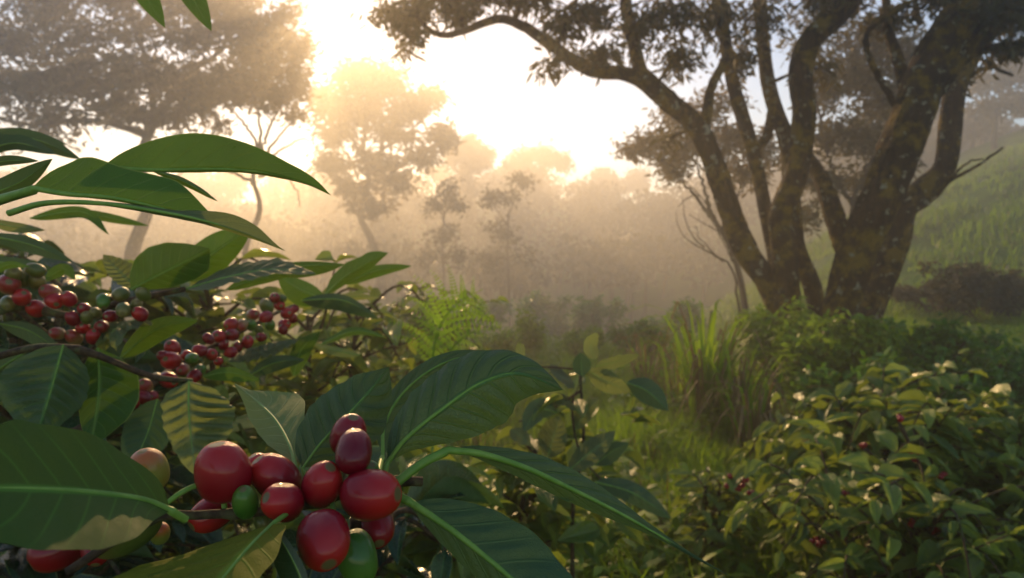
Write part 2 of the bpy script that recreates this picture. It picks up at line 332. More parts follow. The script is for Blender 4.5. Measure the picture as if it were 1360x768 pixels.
# the old tree with four stems, right of the middle
g = pxground(1048, 7.0); T1 = thing('tree', g, 'old tree with four mossy lichened stems, its left limb reaching across the sky', 'tree', 'old trees by the grassy clearing')
D = 7.0; anc = []; s7 = D / FPX
stems = [
 ([(1045, 515, 7.0), (1036, 430, 7.0), (1020, 378, 6.95), (988, 330, 6.9), (961, 257, 6.8), (940, 198, 6.7), (919, 162, 6.6), (880, 129, 6.5), (850, 102, 6.45)], 17, 12, .06),
 ([(1052, 515, 7.2), (1040, 430, 7.2), (1030, 350, 7.25), (1016, 275, 7.3), (1000, 200, 7.35), (976, 120, 7.4), (961, 36, 7.5), (957, -30, 7.6), (950, -120, 7.7)], 12, 7, .05),
 ([(1055, 515, 6.9), (1047, 420, 6.85), (1042, 335, 6.8), (1037, 287, 6.75), (1058, 228, 6.7), (1068, 150, 6.6), (1063, 96, 6.6), (1077, 54, 6.55), (1119, 12, 6.5), (1140, -30, 6.4), (1150, -130, 6.4)], 17, 13, .06),
 ([(1068, 515, 7.3), (1085, 440, 7.3), (1080, 385, 7.3), (1058, 330, 7.35), (1052, 270, 7.4), (1045, 190, 7.5), (1022, 120, 7.5), (1012, 40, 7.6), (1006, -30, 7.7), (1000, -110, 7.7)], 12, 9, .05),
]
for pts, r0, r1, rr in stems:
    m = MB(); s, rad = limb(m, px3(pts), r0 * s7, r1 * s7, 64, 22, 0, rr); anc += list(s[22:]); m.build('trunk', M['bark'], T1)
limbs1 = [
 ([(852, 104, 6.45), (820, 97, 6.4), (781, 92, 6.3), (737, 64, 6.2), (683, 28, 6.1), (648, 30, 6.05), (598, 47, 6.0), (569, 41, 6.0), (554, 20, 6.0), (530, 12, 6.0)], 10, 2.5),
 ([(852, 104, 6.45), (842, 60, 6.5), (834, 20, 6.5), (822, -30, 6.5), (800, -90, 6.5)], 10, 5),
 ([(932, 185, 6.65), (938, 150, 6.7), (946, 112, 6.75), (964, 72, 6.8), (958, 20, 6.8), (948, -40, 6.9)], 8, 4),
 ([(1000, 200, 7.35), (1018, 182, 7.4), (1024, 150, 7.5)], 8, 6),
 ([(683, 28, 6.1), (690, -5, 6.1), (670, -50, 6.2)], 4, 2),
 ([(737, 64, 6.2), (760, 20, 6.3), (770, -30, 6.3)], 4, 2.4),
 ([(569, 41, 6.0), (556, 48, 6.0), (547, 60, 6.0), (535, 84, 6.0)], 1.8, .8),
 ([(781, 92, 6.3), (768, 93, 6.2), (760, 86, 6.2)], 3, 1.5),
]
for pts, r0, r1 in limbs1:
    m = MB(); s, rad = limb(m, px3(pts), r0 * s7, r1 * s7, 34, 9, .004, .04); anc += list(s[8:]); m.build('limb', M['bark'], T1)
lf = MB(); tw = lf
cl = [(525, 22, 6.0, 34, 26, .3, .8), (560, 0, 6.0, 40, 30, .4, .9), (545, 50, 6.0, 22, 26, .2, .5), (600, 8, 6.0, 45, 30, .4), (650, -10, 6.1, 45, 32, .4), (700, -5, 6.1, 40, 30, .4),
      (745, 25, 6.2, 42, 40, .4, .9), (735, 85, 6.1, 24, 18, .25, .35), (790, 20, 6.3, 45, 40, .4, 1.1), (800, 70, 6.3, 42, 20, .3, .7), (850, 30, 6.4, 45, 45, .4, 1.2), (900, 20, 6.5, 50, 40, .5, 1.2), (905, 75, 6.5, 30, 30, .35, .8),
      (950, 30, 6.8, 40, 50, .5, 1.1), (985, 70, 7.2, 30, 50, .5, .8), (1010, 20, 7.4, 50, 50, .5, 1.1), (1080, -10, 6.6, 60, 40, .5), (1130, 5, 6.6, 50, 45, .5, .8),
      (620, -60, 6.1, 60, 40, .5), (720, -70, 6.2, 70, 45, .6), (820, -70, 6.4, 70, 45, .6), (930, -60, 6.8, 70, 50, .6), (1030, -70, 7.2, 70, 50, .6), (1140, -70, 6.5, 70, 50, .6),
      (880, 190, 6.9, 18, 22, .2, .15), (1090, 90, 7.2, 30, 40, .4, .4)]
fill_clumps(tw, lf, anc, cl, .105, .030, 20, 19, .07, .7, .010)
lf.build('crown', [M['crown_near'], M['bark']], T1)

# the thick leaning tree at its right
g = pxground(1118, 6.4); T2 = thing('tree', g, 'thickest tree, a dark mossy trunk leaning right beside the four-stemmed tree', 'tree', 'old trees by the grassy clearing')
D = 6.4; s6 = D / FPX; anc = []
m = MB(); s, rad = limb(m, px3([(1098, 530, 6.4), (1106, 470, 6.4), (1116, 420, 6.4), (1131, 360, 6.38), (1152, 300, 6.35), (1180, 240, 6.3), (1208, 160, 6.25), (1232, 90, 6.2), (1268, 30, 6.1), (1316, -30, 6.0), (1370, -110, 5.9)]), 26 * s6, 23 * s6, 70, 26, 0, .06)
anc += list(s[30:]); m.build('trunk', M['bark'], T2)
for pts, r0, r1 in [([(1228, 120, 6.25), (1262, 76, 6.2), (1300, 40, 6.1), (1345, 5, 6.0), (1400, -40, 5.9)], 24, 14),
                    ([(1130, 350, 6.38), (1108, 285, 6.6), (1090, 236, 6.8), (1060, 190, 7.0)], 17, 9),
                    ([(1210, 150, 6.25), (1196, 90, 6.4), (1180, 40, 6.5), (1176, -20, 6.6)], 9, 5),
                    ([(1262, 76, 6.2), (1330, 62, 6.1), (1380, 60, 6.0)], 8, 4),
                    ([(1205, 170, 6.3), (1150, 60, 6.3), (1180, 20, 6.3), (1225, -5, 6.2)], 5, 3)]:
    m = MB(); s, rad = limb(m, px3(pts), r0 * s6, r1 * s6, 30, 10, .004, .05); anc += list(s[8:]); m.build('limb', M['bark'], T2)
lf = MB(); tw = lf
cl = [(1185, 25, 6.5, 45, 35, .5, .7), (1240, 0, 6.2, 50, 30, .5, .8), (1300, 20, 6.0, 45, 35, .5), (1345, 15, 5.9, 45, 35, .5, 1.2), (1340, 60, 6.0, 35, 22, .4, .7), (1250, -70, 6.2, 70, 50, .6), (1350, -70, 6.0, 70, 50, .6), (1180, -60, 6.4, 60, 45, .5), (1405, 40, 5.9, 40, 50, .5)]
fill_clumps(tw, lf, anc, cl, .105, .030, 20, 19, .07, .7, .010)
lf.build('crown', [M['crown_near'], M['bark']], T2)

# the slimmer tree behind it
g = pxground(1150, 7.6); T3 = thing('tree', g, 'slimmer crooked tree with a bare side branch, behind the thickest trunk', 'tree', 'old trees by the grassy clearing')
s8 = 7.6 / FPX; anc = []
m = MB(); s, rad = limb(m, px3([(1140, 500, 7.6), (1152, 420, 7.6), (1172, 370, 7.6), (1191, 323, 7.6), (1202, 275, 7.6), (1227, 250, 7.6), (1254, 224, 7.6), (1262, 170, 7.6), (1271, 110, 7.6), (1294, 60, 7.6), (1310, -20, 7.6)]), 20 * s8, 11 * s8, 44, 12, 0, .05); anc += list(s[20:])
m.build('trunk', M['bark'], T3)
for pts, r0, r1 in [([(1200, 290, 7.6), (1240, 262, 7.5), (1262, 240, 7.4), (1300, 218, 7.3), (1332, 196, 7.2)], 5, 1.2), ([(1262, 236, 7.4), (1290, 214, 7.4), (1312, 212, 7.4)], 2, .8), ([(1271, 110, 7.6), (1310, 90, 7.7), (1345, 100, 7.8)], 5, 2)]:
    m = MB(); s, rad = limb(m, px3(pts), r0 * s8, r1 * s8, 24, 8, .006, .05); m.build('limb', M['bark'], T3); anc += list(s[12:]) if r0 == 5 and pts[0][1] == 110 else []
lf = MB(); tw = lf
fill_clumps(tw, lf, anc, [(1320, 40, 7.6, 50, 40, .5), (1300, -30, 7.6, 60, 40, .5), (1270, 100, 7.7, 30, 35, .3, .4)], .11, .032, 18, 18, .08, .6, .010)
lf.build('crown', [M['crown_near'], M['bark']], T3)

# trees fading into the mist
far_tree('broad dark hazy tree filling the top left sky, fan of thin boughs below', 23, 170, [(175, 345), (198, 270), (186, 215), (205, 160)],
    [[(200, 170), (150, 120), (80, 90), (20, 80)], [(204, 160), (240, 110), (290, 70), (330, 40)], [(203, 160), (200, 100), (180, 40), (170, -20)], [(204, 165), (280, 140), (340, 120), (385, 115)], [(200, 180), (120, 160), (40, 165), (-30, 150)]],
    [(x, y, dz, rx, ry, rz, m) for x, y, dz, rx, ry, rz, m in [(30, 115, 0, 75, 32, 1., 1.5), (110, 105, .4, 80, 35, 1., 1.6), (190, 100, -.4, 70, 36, 1., 1.5), (255, 115, .3, 65, 34, 1., 1.3), (310, 110, 0, 45, 32, .8, .9), (345, 80, .2, 36, 30, .6, .8), (355, 128, .0, 26, 20, .5, .5), (60, 150, .2, 70, 18, .9, .6), (150, 145, -.2, 60, 20, .9, .7), (230, 155, .2, 50, 18, .8, .5),
     (20, 50, .3, 60, 30, 1., .9), (100, 45, -.3, 70, 28, 1., .9), (180, 35, .3, 60, 30, 1., .8), (250, 45, 0, 55, 28, .9, .8), (310, 25, .2, 45, 26, .8, .9), (340, 42, .1, 26, 20, .6, .7), (60, -5, 0, 80, 30, 1., 1.2), (150, -10, 0, 80, 30, 1., 1.2), (240, 0, 0, 70, 28, 1., 1.2), (310, -20, 0, 60, 30, 1., 1.1), (-60, 100, 0, 70, 50, 1.2, 1.2), (-60, 30, 0, 70, 50, 1.2, 1.2), (60, 180, .3, 60, 14, .8, .25), (-10, 185, 0, 50, 14, .8, .3)]],
    .30, .115, tr=.30, twigs=26, per=32, spread=.34)
far_tree('forked hazy tree with bare fanning boughs under the glowing sun gap', 21, 340, [(325, 345), (345, 280), (336, 235), (348, 200)],
    [[(348, 205), (325, 165), (300, 140), (270, 120)], [(346, 215), (375, 175), (400, 150), (415, 135)], [(345, 210), (345, 160), (335, 120), (330, 80)], [(345, 225), (310, 200), (280, 185), (250, 188)], [(340, 245), (300, 225), (262, 222), (235, 232)], [(346, 215), (380, 195), (398, 185), (412, 188)], [(346, 205), (362, 160), (385, 128), (404, 120)], [(343, 235), (372, 230), (392, 250), (398, 275)]],
    [(280, 130, 0, 40, 24, .7, .6), (320, 120, .2, 36, 26, .7, .7), (365, 130, -.2, 26, 20, .5, .5), (350, 105, 0, 30, 22, .5, .6), (393, 120, 0, 16, 14, .4, .6), (388, 95, 0, 18, 18, .5, .7), (398, 55, 0, 14, 16, .5, .7), (380, 65, 0, 20, 20, .5, .6), (395, 150, 0, 18, 12, .4, .3), (290, 165, .2, 34, 16, .6, .3), (335, 70, 0, 32, 26, .6, .5), (375, 20, 0, 26, 22, .5, .7), (255, 195, 0, 30, 12, .6, .25), (300, 205, 0, 34, 14, .6, .2)],
    .20, .07, tr=.13, twigs=30, per=28, spread=.22, mat='crown_warm')
far_tree('amber lit round tree below the sun, one lobed crown above loose sprays', 38, 486, [(500, 345), (478, 285), (490, 245), (482, 200)],
    [[(481, 210), (455, 160), (435, 130)], [(482, 200), (490, 140), (495, 100)], [(482, 215), (530, 185), (560, 160), (575, 130)], [(482, 225), (540, 215), (580, 195), (600, 180)], [(481, 225), (450, 210), (425, 200)]],
    [(442, 138, 0, 34, 28, 1.6, 1.5), (474, 106, .2, 36, 28, 1.8, 1.6), (505, 110, -.2, 40, 30, 1., 1.7), (540, 140, .2, 34, 28, .9, 1.3), (480, 150, 0, 48, 30, 1., 1.6), (520, 175, 0, 42, 24, .9, 1.), (450, 180, .2, 34, 24, .8, .8), (570, 125, 0, 13, 26, .8, .5), (582, 182, 0, 24, 22, 1., .8), (560, 205, .2, 34, 22, 1., .8), (500, 215, 0, 44, 26, 1.4, 1.), (435, 215, 0, 30, 24, 1., .7), (465, 245, 0, 30, 24, 1., .6), (525, 245, 0, 34, 22, 1., .6), (490, 275, 0, 40, 20, 1., .5)],
    .42, .17, tr=.30, twigs=22, per=30, spread=.36, mat='crown_warm', twig_r=.03)
def umbrella(label, d, x, top, halfw, thick, base_y, seed):
    r_ = np.random.default_rng(seed); cs = [(x + (q - 2) * halfw * .42 + r_.normal() * 3, top + thick * .6 + abs(q - 2) * thick * .25, r_.normal() * .3, halfw * .34, thick * .5, .9, .9) for q in range(5)] + [(x + r_.normal() * halfw * .5, top + thick * (1. + .45 * q), 0, halfw * .6, thick * .5, 1.2, .8) for q in range(5)]
    far_tree(label, d, x, [(x, base_y), (x + 2, (base_y + top) / 2), (x, top + thick)], [[(x, top + thick * 1.6), (x - halfw * .4, top + thick * .9), (x - halfw * .7, top + thick * .6)], [(x, top + thick * 1.6), (x + halfw * .4, top + thick * .9), (x + halfw * .7, top + thick * .6)]],
        cs, .45, .20, tr=.2, twigs=22, per=26, spread=.35, twig_r=.018, mat='crown_dark')
umbrella('faint pale dome shaped tree rising just right of the amber tree', 62, 622, 172, 26, 34, 270, 1)
umbrella('faintest wide dome tree in the pale mist under the long limb', 68, 715, 184, 40, 30, 270, 2)
far_tree('small dark misty tree with a tilted tuft, alone in mid valley', 33, 680, [(676, 390), (674, 320), (676, 280)], [[(675, 285), (690, 255), (702, 240)], [(674, 300), (655, 272), (648, 255)]],
    [(692, 240, 0, 20, 12, .5, .8), (672, 262, 0, 20, 18, .5, .6), (650, 262, 0, 14, 20, .5, .6), (668, 305, 0, 30, 26, .6, .7), (650, 345, 0, 34, 24, .6, .7), (700, 340, 0, 30, 24, .6, .6)], .28, .11, tr=.09, twigs=18, per=18, spread=.24)
far_tree('ragged misty tree just below the amber crown sprays', 34, 590, [(590, 390), (588, 330), (590, 280)], [[(590, 295), (580, 270), (572, 260)], [(590, 290), (600, 260), (604, 245)]],
    [(593, 250, 0, 14, 20, .4, .8), (577, 272, 0, 14, 16, .4, .6), (606, 275, 0, 14, 16, .4, .6), (590, 310, 0, 34, 24, .6, .8), (565, 345, 0, 34, 24, .6, .7), (612, 345, 0, 30, 24, .6, .7)], .28, .11, tr=.09, twigs=18, per=18, spread=.24)
far_tree('leaning hazy tree whose brown crown shows left of the four mossy stems', 12.5, 985, [(990, 420), (975, 340), (940, 280)], [[(950, 295), (915, 250), (880, 215), (850, 200)], [(945, 285), (930, 230), (920, 190)], [(960, 310), (985, 250), (1000, 200)]],
    [(850, 195, 0, 34, 16, .6, .7), (885, 190, .3, 34, 26, .7, 1.), (925, 185, 0, 36, 30, .7, 1.1), (900, 225, .2, 34, 20, .6, .7), (965, 185, 0, 34, 34, .7, 1.), (985, 235, .2, 30, 26, .6, .7), (1015, 200, 0, 30, 40, .7, .9), (900, 150, 0, 30, 20, .6, .7), (960, 130, 0, 40, 30, .8, .8)],
    .14, .05, tr=.09, twigs=26, per=26, spread=.15, mat='crown_warm', twig_r=.010)
far_tree('hazy olive tree seen between the middle stems and the thick trunk', 12, 1150, [(1140, 420), (1130, 330), (1135, 260)], [[(1134, 280), (1105, 220), (1090, 160)], [(1135, 265), (1160, 200), (1175, 140)], [(1134, 280), (1165, 240), (1185, 220)]],
    [(1100, 110, 0, 34, 40, .8, 1.2), (1140, 90, .2, 40, 40, .8, 1.3), (1175, 130, 0, 34, 40, .8, 1.1), (1110, 180, .2, 34, 34, .8, 1.), (1150, 185, 0, 34, 34, .8, 1.), (1090, 240, 0, 26, 26, .6, .6), (1140, 240, .2, 34, 20, .6, .5), (1200, 60, 0, 34, 40, .8, .9), (1150, 40, 0, 50, 34, .8, 1.2), (1185, 215, 0, 20, 20, .5, .7), (1210, 120, 0, 30, 40, .8, 1.), (1080, 30, 0, 40, 40, .8, 1.), (1060, 290, 0, 26, 26, .6, .6)],
    .14, .05, tr=.11, twigs=28, per=28, spread=.16, mat='crown_near', twig_r=.010)
far_tree('dark blue green tree on the hill at the right edge', 35, 1335, [(1322, 200), (1322, 170), (1325, 140)], [[(1320, 165), (1300, 120), (1290, 100)], [(1323, 150), (1345, 110), (1360, 90)]],
    [(1310, 110, 0, 28, 26, .8, 1.2), (1340, 100, .3, 30, 28, .8, 1.3), (1325, 140, 0, 28, 18, .7, .9), (1360, 90, 0, 30, 30, .8, 1.1), (1355, 130, 0, 20, 14, .6, .5), (1300, 145, 0, 14, 12, .4, .4)], .34, .12, tr=.2, twigs=20, per=24, spread=.3)
# woods on the opposite slope, one soft mass in the mist
mb = MB()
for q in range(300):
    d = 40 + 52 * rng.random(); s = -.95 + 1.75 * rng.random(); x, y = d * s, d; z = float(gz(x, y)); h = (2.2 + 1.6 * rng.random() + 1.2 * (z < 2)) * (.5 if z > 7 else 1); r_ = (1.4 + 1.4 * rng.random()) * (.6 if z > 7 else 1); k = 240
    tube(mb, np.array([[x, y, z - .3], [x + .2, y, z + h * .5], [x, y, z + h]]), [.16, .12, .06], 5)
    u = rdir(k) * (rng.random((k, 1)) ** .35); pos = np.array([x, y, z + h]) + u * [r_, r_, r_ * .7] * (.75 + .5 * vnoise(u[:, :1] * 2 + q, u[:, 2:] * 2))
    leaves_mesh(mb, pos, rdir(k) - [0, 0, .3], rdir(k) + [0, 0, .6], .62, .34, rng.random() * .5 + rng.random(k) * .5)
tag(mb.build('distant_woods', M['crown_dark']), 'woods on the opposite slope dissolving into mist', 'woods', kind='stuff')
# thin leafless saplings at the clearing's edge
for lab, d, base, paths in [
    ('bare drooping sapling arching left of the four mossy stems', 9.0, 998, [[(1000, 470), (985, 380), (960, 310), (930, 260), (895, 228), (880, 222)], [(960, 310), (940, 300), (915, 285)], [(930, 260), (915, 262), (900, 275)], [(975, 350), (955, 310), (948, 270)]]),
    ('bare thorny sapling with a low kinked branch left of the mossy stems', 8.6, 975, [[(985, 470), (975, 365), (950, 340), (915, 320), (900, 300), (898, 280)], [(935, 330), (915, 305), (905, 262)], [(960, 348), (930, 318), (925, 300)]])]:
    g = pxground(base, d); t = thing('sapling', g, lab, 'sapling', 'bare saplings by the clearing'); m = MB()
    for q, pth in enumerate(paths):
        p = px3([(x, y, d + .1 * np.sin(k_ * 2.1)) for k_, (x, y) in enumerate(pth)])
        if q == 0: p = [g] + p
        s = spline(p, 26); s[1:] += rng.normal(size=(25, 3)) * .006; tube(m, s, np.linspace(.022 if q == 0 else .010, .003, 26), 6)
    m.build('stem', M['bark_far'], t)

# ------------------------------------------------------------------ grass, undergrowth
def grass_mesh(name, mat, N, dmin, dmax, s0, s1, hgt, wid, seed, thresh=0., pw=.6):
    global rng
    d = dmin + (dmax - dmin) * rng.random(N) ** pw; s = s0 + (s1 - s0) * rng.random(N)
    x = d * s; y = d; keep = vnoise(x * 1.7 + seed, y * 1.7) > thresh; x, y, d = x[keep], y[keep], d[keep]; N = len(x)
    tuft = .25 + 1.0 * vnoise(x * 1.1 + seed * 3, y * 1.1 + 5) + .9 * vnoise(x * 4.3 + seed, y * 4.3) ** 2
    h = hgt * tuft * (.5 + rng.random(N)); w_ = wid * (.6 + .8 * rng.random(N)) * np.maximum(1, d / 5)
    a = rng.random(N) * 6.283; lean = .25 + .6 * rng.random(N)
    b = np.stack([x, y, gz(x, y) - .01], 1); L = np.stack([np.cos(a), np.sin(a), np.zeros(N)], 1); S = np.stack([-np.sin(a), np.cos(a), np.zeros(N)], 1)
    z = np.array([0, 0, 1.]); hh, ww, ll = h[:, None], w_[:, None] * .5, (lean * h)[:, None]
    v = np.stack([b - S * ww, b + S * ww, b + z * hh * .55 + L * ll * .3 - S * ww * .8, b + z * hh * .55 + L * ll * .3 + S * ww * .8, b + z * hh * .92 + L * ll], 1).reshape(-1, 3)
    o = np.arange(N)[:, None] * 5; me = npmesh(name, v, [o + np.array([[0, 1, 3, 2]]), o + np.array([[2, 3, 4]])], mat, rnd=np.repeat(np.clip(vnoise(x * .9, y * .9) * .7 + rng.random(N) * .4, 0, 1), 5))
    return link(name, me)
M['grass'] = thin_leaf_mat('grass_blade', (.06, .17, .006), (.21, .36, .012), (.34, .54, .012), .58, .5)
M['dry'] = thin_leaf_mat('dry_grass', (.14, .085, .03), (.30, .21, .08), (.30, .20, .06), .3, .6)
M['weed'] = thin_leaf_mat('weed_leaf', (.04, .12, .006), (.20, .32, .015), (.32, .50, .015), .4, .5)
M['shrub'] = thin_leaf_mat('shrub_leaf', (.018, .09, .010), (.10, .24, .02), (.18, .40, .02), .35, .4)
tag(grass_mesh('grass', M['grass'], 120000, 1.6, 11, -.35, .86, .20, .007, 2), 'short bright green grass over the clearing', 'grass', kind='stuff')
M['hill_grass'] = thin_leaf_mat('hill_grass_blade', (.04, .12, .006), (.13, .25, .012), (.26, .42, .012), .5, .5)
tag(grass_mesh('meadow_grass', M['hill_grass'], 60000, 9, 34, -.5, .9, .22, .012, 6, .3), 'rough grass on the far slope and hill', 'grass', kind='stuff')
# leafy undergrowth band before the valley
mb = MB(); N = 9000; d = 6.0 + 7 * rng.random(N); s = -.30 + 1.15 * rng.random(N); x = d * s; y = d
dens = vnoise(x * .8 + 3, y * .8); k = (dens > .38) & ~((s > .12) & (s < .5) & (d < 6.6)); x, y, dens, d = x[k], y[k], dens[k], d[k]; N = len(x)
for q in range(7):
    hh = (.08 + .55 * np.maximum(dens - .3, 0) * 1.3) * (q + .6) / 7
    pos = np.stack([x, y, gz(x, y) + hh], 1) + rng.normal(size=(N, 3)) * [.07, .07, .03]
    dr = rdir(N); dr[:, 2] = np.abs(dr[:, 2]) * .5 - .1
    leaves_mesh(mb, pos, dr, rdir(N) + [0, 0, 1.2], .075 * (.6 + .8 * rng.random(N)), .034, np.clip(dens * .6 + rng.random(N) * .6 - .1, 0, 1))
tag(mb.build('undergrowth', M['weed']), 'tangle of low leafy weeds along the valley edge', 'undergrowth', kind='stuff')

# broad leaved weeds and dead stalks scattered through the near grass
mb = MB(); N = 2600; d = 2.3 + 4.2 * rng.random(N); s = -.12 + .62 * rng.random(N); x = d * s; y = d; dens = vnoise(x * 2.1 + 8, y * 2.1); k = dens > .52; x, y = x[k], y[k]; N = len(x)
for q in range(6):
    a = rng.random(N) * 6.283; pos = np.stack([x, y, gz(x, y) + .04 + .05 * q * rng.random(N)], 1); dr = np.stack([np.cos(a), np.sin(a), .1 + .7 * rng.random(N)], 1)
    leaves_mesh(mb, pos, dr, np.tile([0, 0, 1.], (N, 1)) + rdir(N) * .4, .09 * (.5 + rng.random(N)), .035, rng.random(N))
tag(mb.build('weeds', M['weed']), 'broad leaved weeds mixed through the near grass', 'weeds', kind='stuff')
tag(grass_mesh('dry_grass', M['dry'], 9000, 2., 8, -.2, .6, .17, .005, 11, .35), 'dead straw coloured blades among the green grass', 'grass', kind='stuff')

def shrub(px, d, topy, halfw, label, leafL=.07, leafW=.032, n=9, mat='shrub', group='shrubs under the old trees', per=26, twigs=12):
    g = pxground(px, d); t = thing('shrub', g, label, 'shrub', group); lf = MB(); tw = lf; top = P(px, topy, d)[2]; hh = top - g[2]; rr = halfw * d / FPX
    basey = 384 - (0) ; cl = []
    for q in range(n):
        a = rng.random() * 6.283; rad = rr * (.2 + .75 * rng.random() ** .6); f = .35 + .55 * rng.random() * (1 - .4 * rad / rr)
        w_ = g + [math.cos(a) * rad, math.sin(a) * rad * .7, hh * f]; rel = w_ - CAM; dd = rel @ FWD
        cl.append((680 + FPX * (rel @ RIGHT) / dd, 384 - FPX * (rel @ UP) / dd, dd, halfw * .42, hh * .22 / d * FPX, rr * .42))
    fill_clumps(tw, lf, [g], cl, leafL, leafW, twigs, per, .045, .05, .008, flat=True)
    lf.build('foliage', [M[mat], M['twig']], t); return t
shrub(1098, 5.4, 398, 66, 'bright leafy shrub at the foot of the old trees', n=14, mat='weed')
shrub(1160, 5.2, 410, 44, 'fresh green shrub pressed against the thickest trunk', n=10, mat='weed')
shrub(1030, 6.0, 376, 40, 'upright leafy shrub climbing against the four mossy stems', n=8, mat='weed')
shrub(1200, 5.6, 415, 60, 'dark leafy shrub right of the thickest trunk', n=10)
shrub(1265, 5.4, 405, 74, 'wide dark shrub between the thickest trunk and the right edge', n=13)
shrub(1340, 5.6, 415, 60, 'tall dark shrub at the right edge above the coffee bushes', n=12)
shrub(1130, 4.6, 462, 60, 'low dark shrub directly behind the right coffee bushes', n=10)
shrub(1275, 4.4, 480, 70, 'low dark shrub behind the rightmost coffee bush', n=11)
shrub(1310, 10.5, 335, 75, 'brownish thicket at the foot of the hill', .09, .04, 14, 'crown_dark', 'thickets on the slope')
shrub(1240, 11.5, 372, 45, 'smaller dim thicket below the bare hillside', .09, .04, 9, 'crown_dark', 'thickets on the slope')
shrub(868, 8.4, 418, 24, 'dark round bush at the valley edge left of the tall grass', .06, .03, 9, 'shrub', 'bushes at the valley edge')
shrub(835, 9.0, 428, 24, 'second dark bush at the valley edge beside the round one', .06, .03, 8, 'shrub', 'bushes at the valley edge')
shrub(700, 8.0, 405, 22, 'upright yellow green herb at the valley edge right of the fern', .06, .028, 7, 'weed', 'bushes at the valley edge')
shrub(655, 7.0, 425, 34, 'low olive bush just right of the fern', .06, .028, 8, 'weed', 'bushes at the valley edge')
shrub(770, 8.6, 432, 34, 'low olive bush midway between fern and tall grass', .06, .028, 8, 'weed', 'bushes at the valley edge')
shrub(800, 22, 385, 44, 'misty shrub on the valley slope left of the bare sapling', .20, .09, 9, 'shrub', 'bushes fading into the valley mist')
shrub(720, 25, 382, 52, 'misty shrub low in the middle of the valley', .22, .10, 10, 'shrub', 'bushes fading into the valley mist')
shrub(620, 24, 376, 56, 'large misty shrub above the fern', .22, .10, 10, 'shrub', 'bushes fading into the valley mist')
shrub(545, 22, 372, 56, 'misty thicket behind the upright coffee leaf', .20, .09, 10, 'shrub', 'bushes fading into the valley mist')
shrub(890, 17, 388, 40, 'misty shrub under the bare saplings', .16, .07, 8, 'shrub', 'bushes fading into the valley mist')

def tall_grass(px, d, hpx, n, label, dry=.25):
    g = pxground(px, d); t = thing('grass_clump', g, label, 'grass clump', 'tall grass clumps beside the old trees'); sx = d / FPX
    for part, mat, q in (('blades', 'grass', int(n * (1 - dry))), ('dry_blades', 'dry', int(n * dry))):
        mb = MB()
        for _ in range(q):
            a = rng.random() * 6.283; b = g + np.array([math.cos(a), math.sin(a), 0]) * .10 * rng.random(); h = hpx * sx * (.45 + .6 * rng.random()); ln = h * (.15 + .55 * rng.random()) * (1.3 if part != 'blades' else 1)
            o = np.array([math.cos(a), math.sin(a), 0]); dr = 0 if part == 'blades' else .7 * h * rng.random()
            p = spline([b, b + o * ln * .25 + [0, 0, h * .6], b + o * ln * .6 + [0, 0, h * .95], b + o * ln * 1.1 + [0, 0, h * 1.0 - .1 * h - dr]], 9)
            wv = np.array([-o[1], o[0], 0]) * (.016 if part == 'blades' else .008); ws = np.sin(np.linspace(.6, 3.1, 9))[:, None]
            v = np.stack([p - wv * ws, p + [0, 0, -.003], p + wv * ws], 1).reshape(-1, 3); i = np.arange(8)[:, None] * 3
            mb.add(v, np.concatenate([i + [[0, 1, 4, 3]], i + [[1, 2, 5, 4]]]), None, None, rng.random())
        mb.build(part, M[mat], t)
tall_grass(938, 4.9, 185, 100, 'tallest tuft of bright green grass, left of the four-stemmed tree')
tall_grass(980, 4.7, 135, 70, 'tuft of green grass with bent straw stalks by the mossy stems', .4)
tall_grass(1008, 4.3, 130, 70, 'straw coloured drooping grass tuft in front of the mossy stems', .75)
tall_grass(905, 5.4, 110, 60, 'low brown and green grass tuft left of the tallest tuft', .5)
tall_grass(860, 6.2, 90, 50, 'small dry grass tuft at the valley edge', .6)

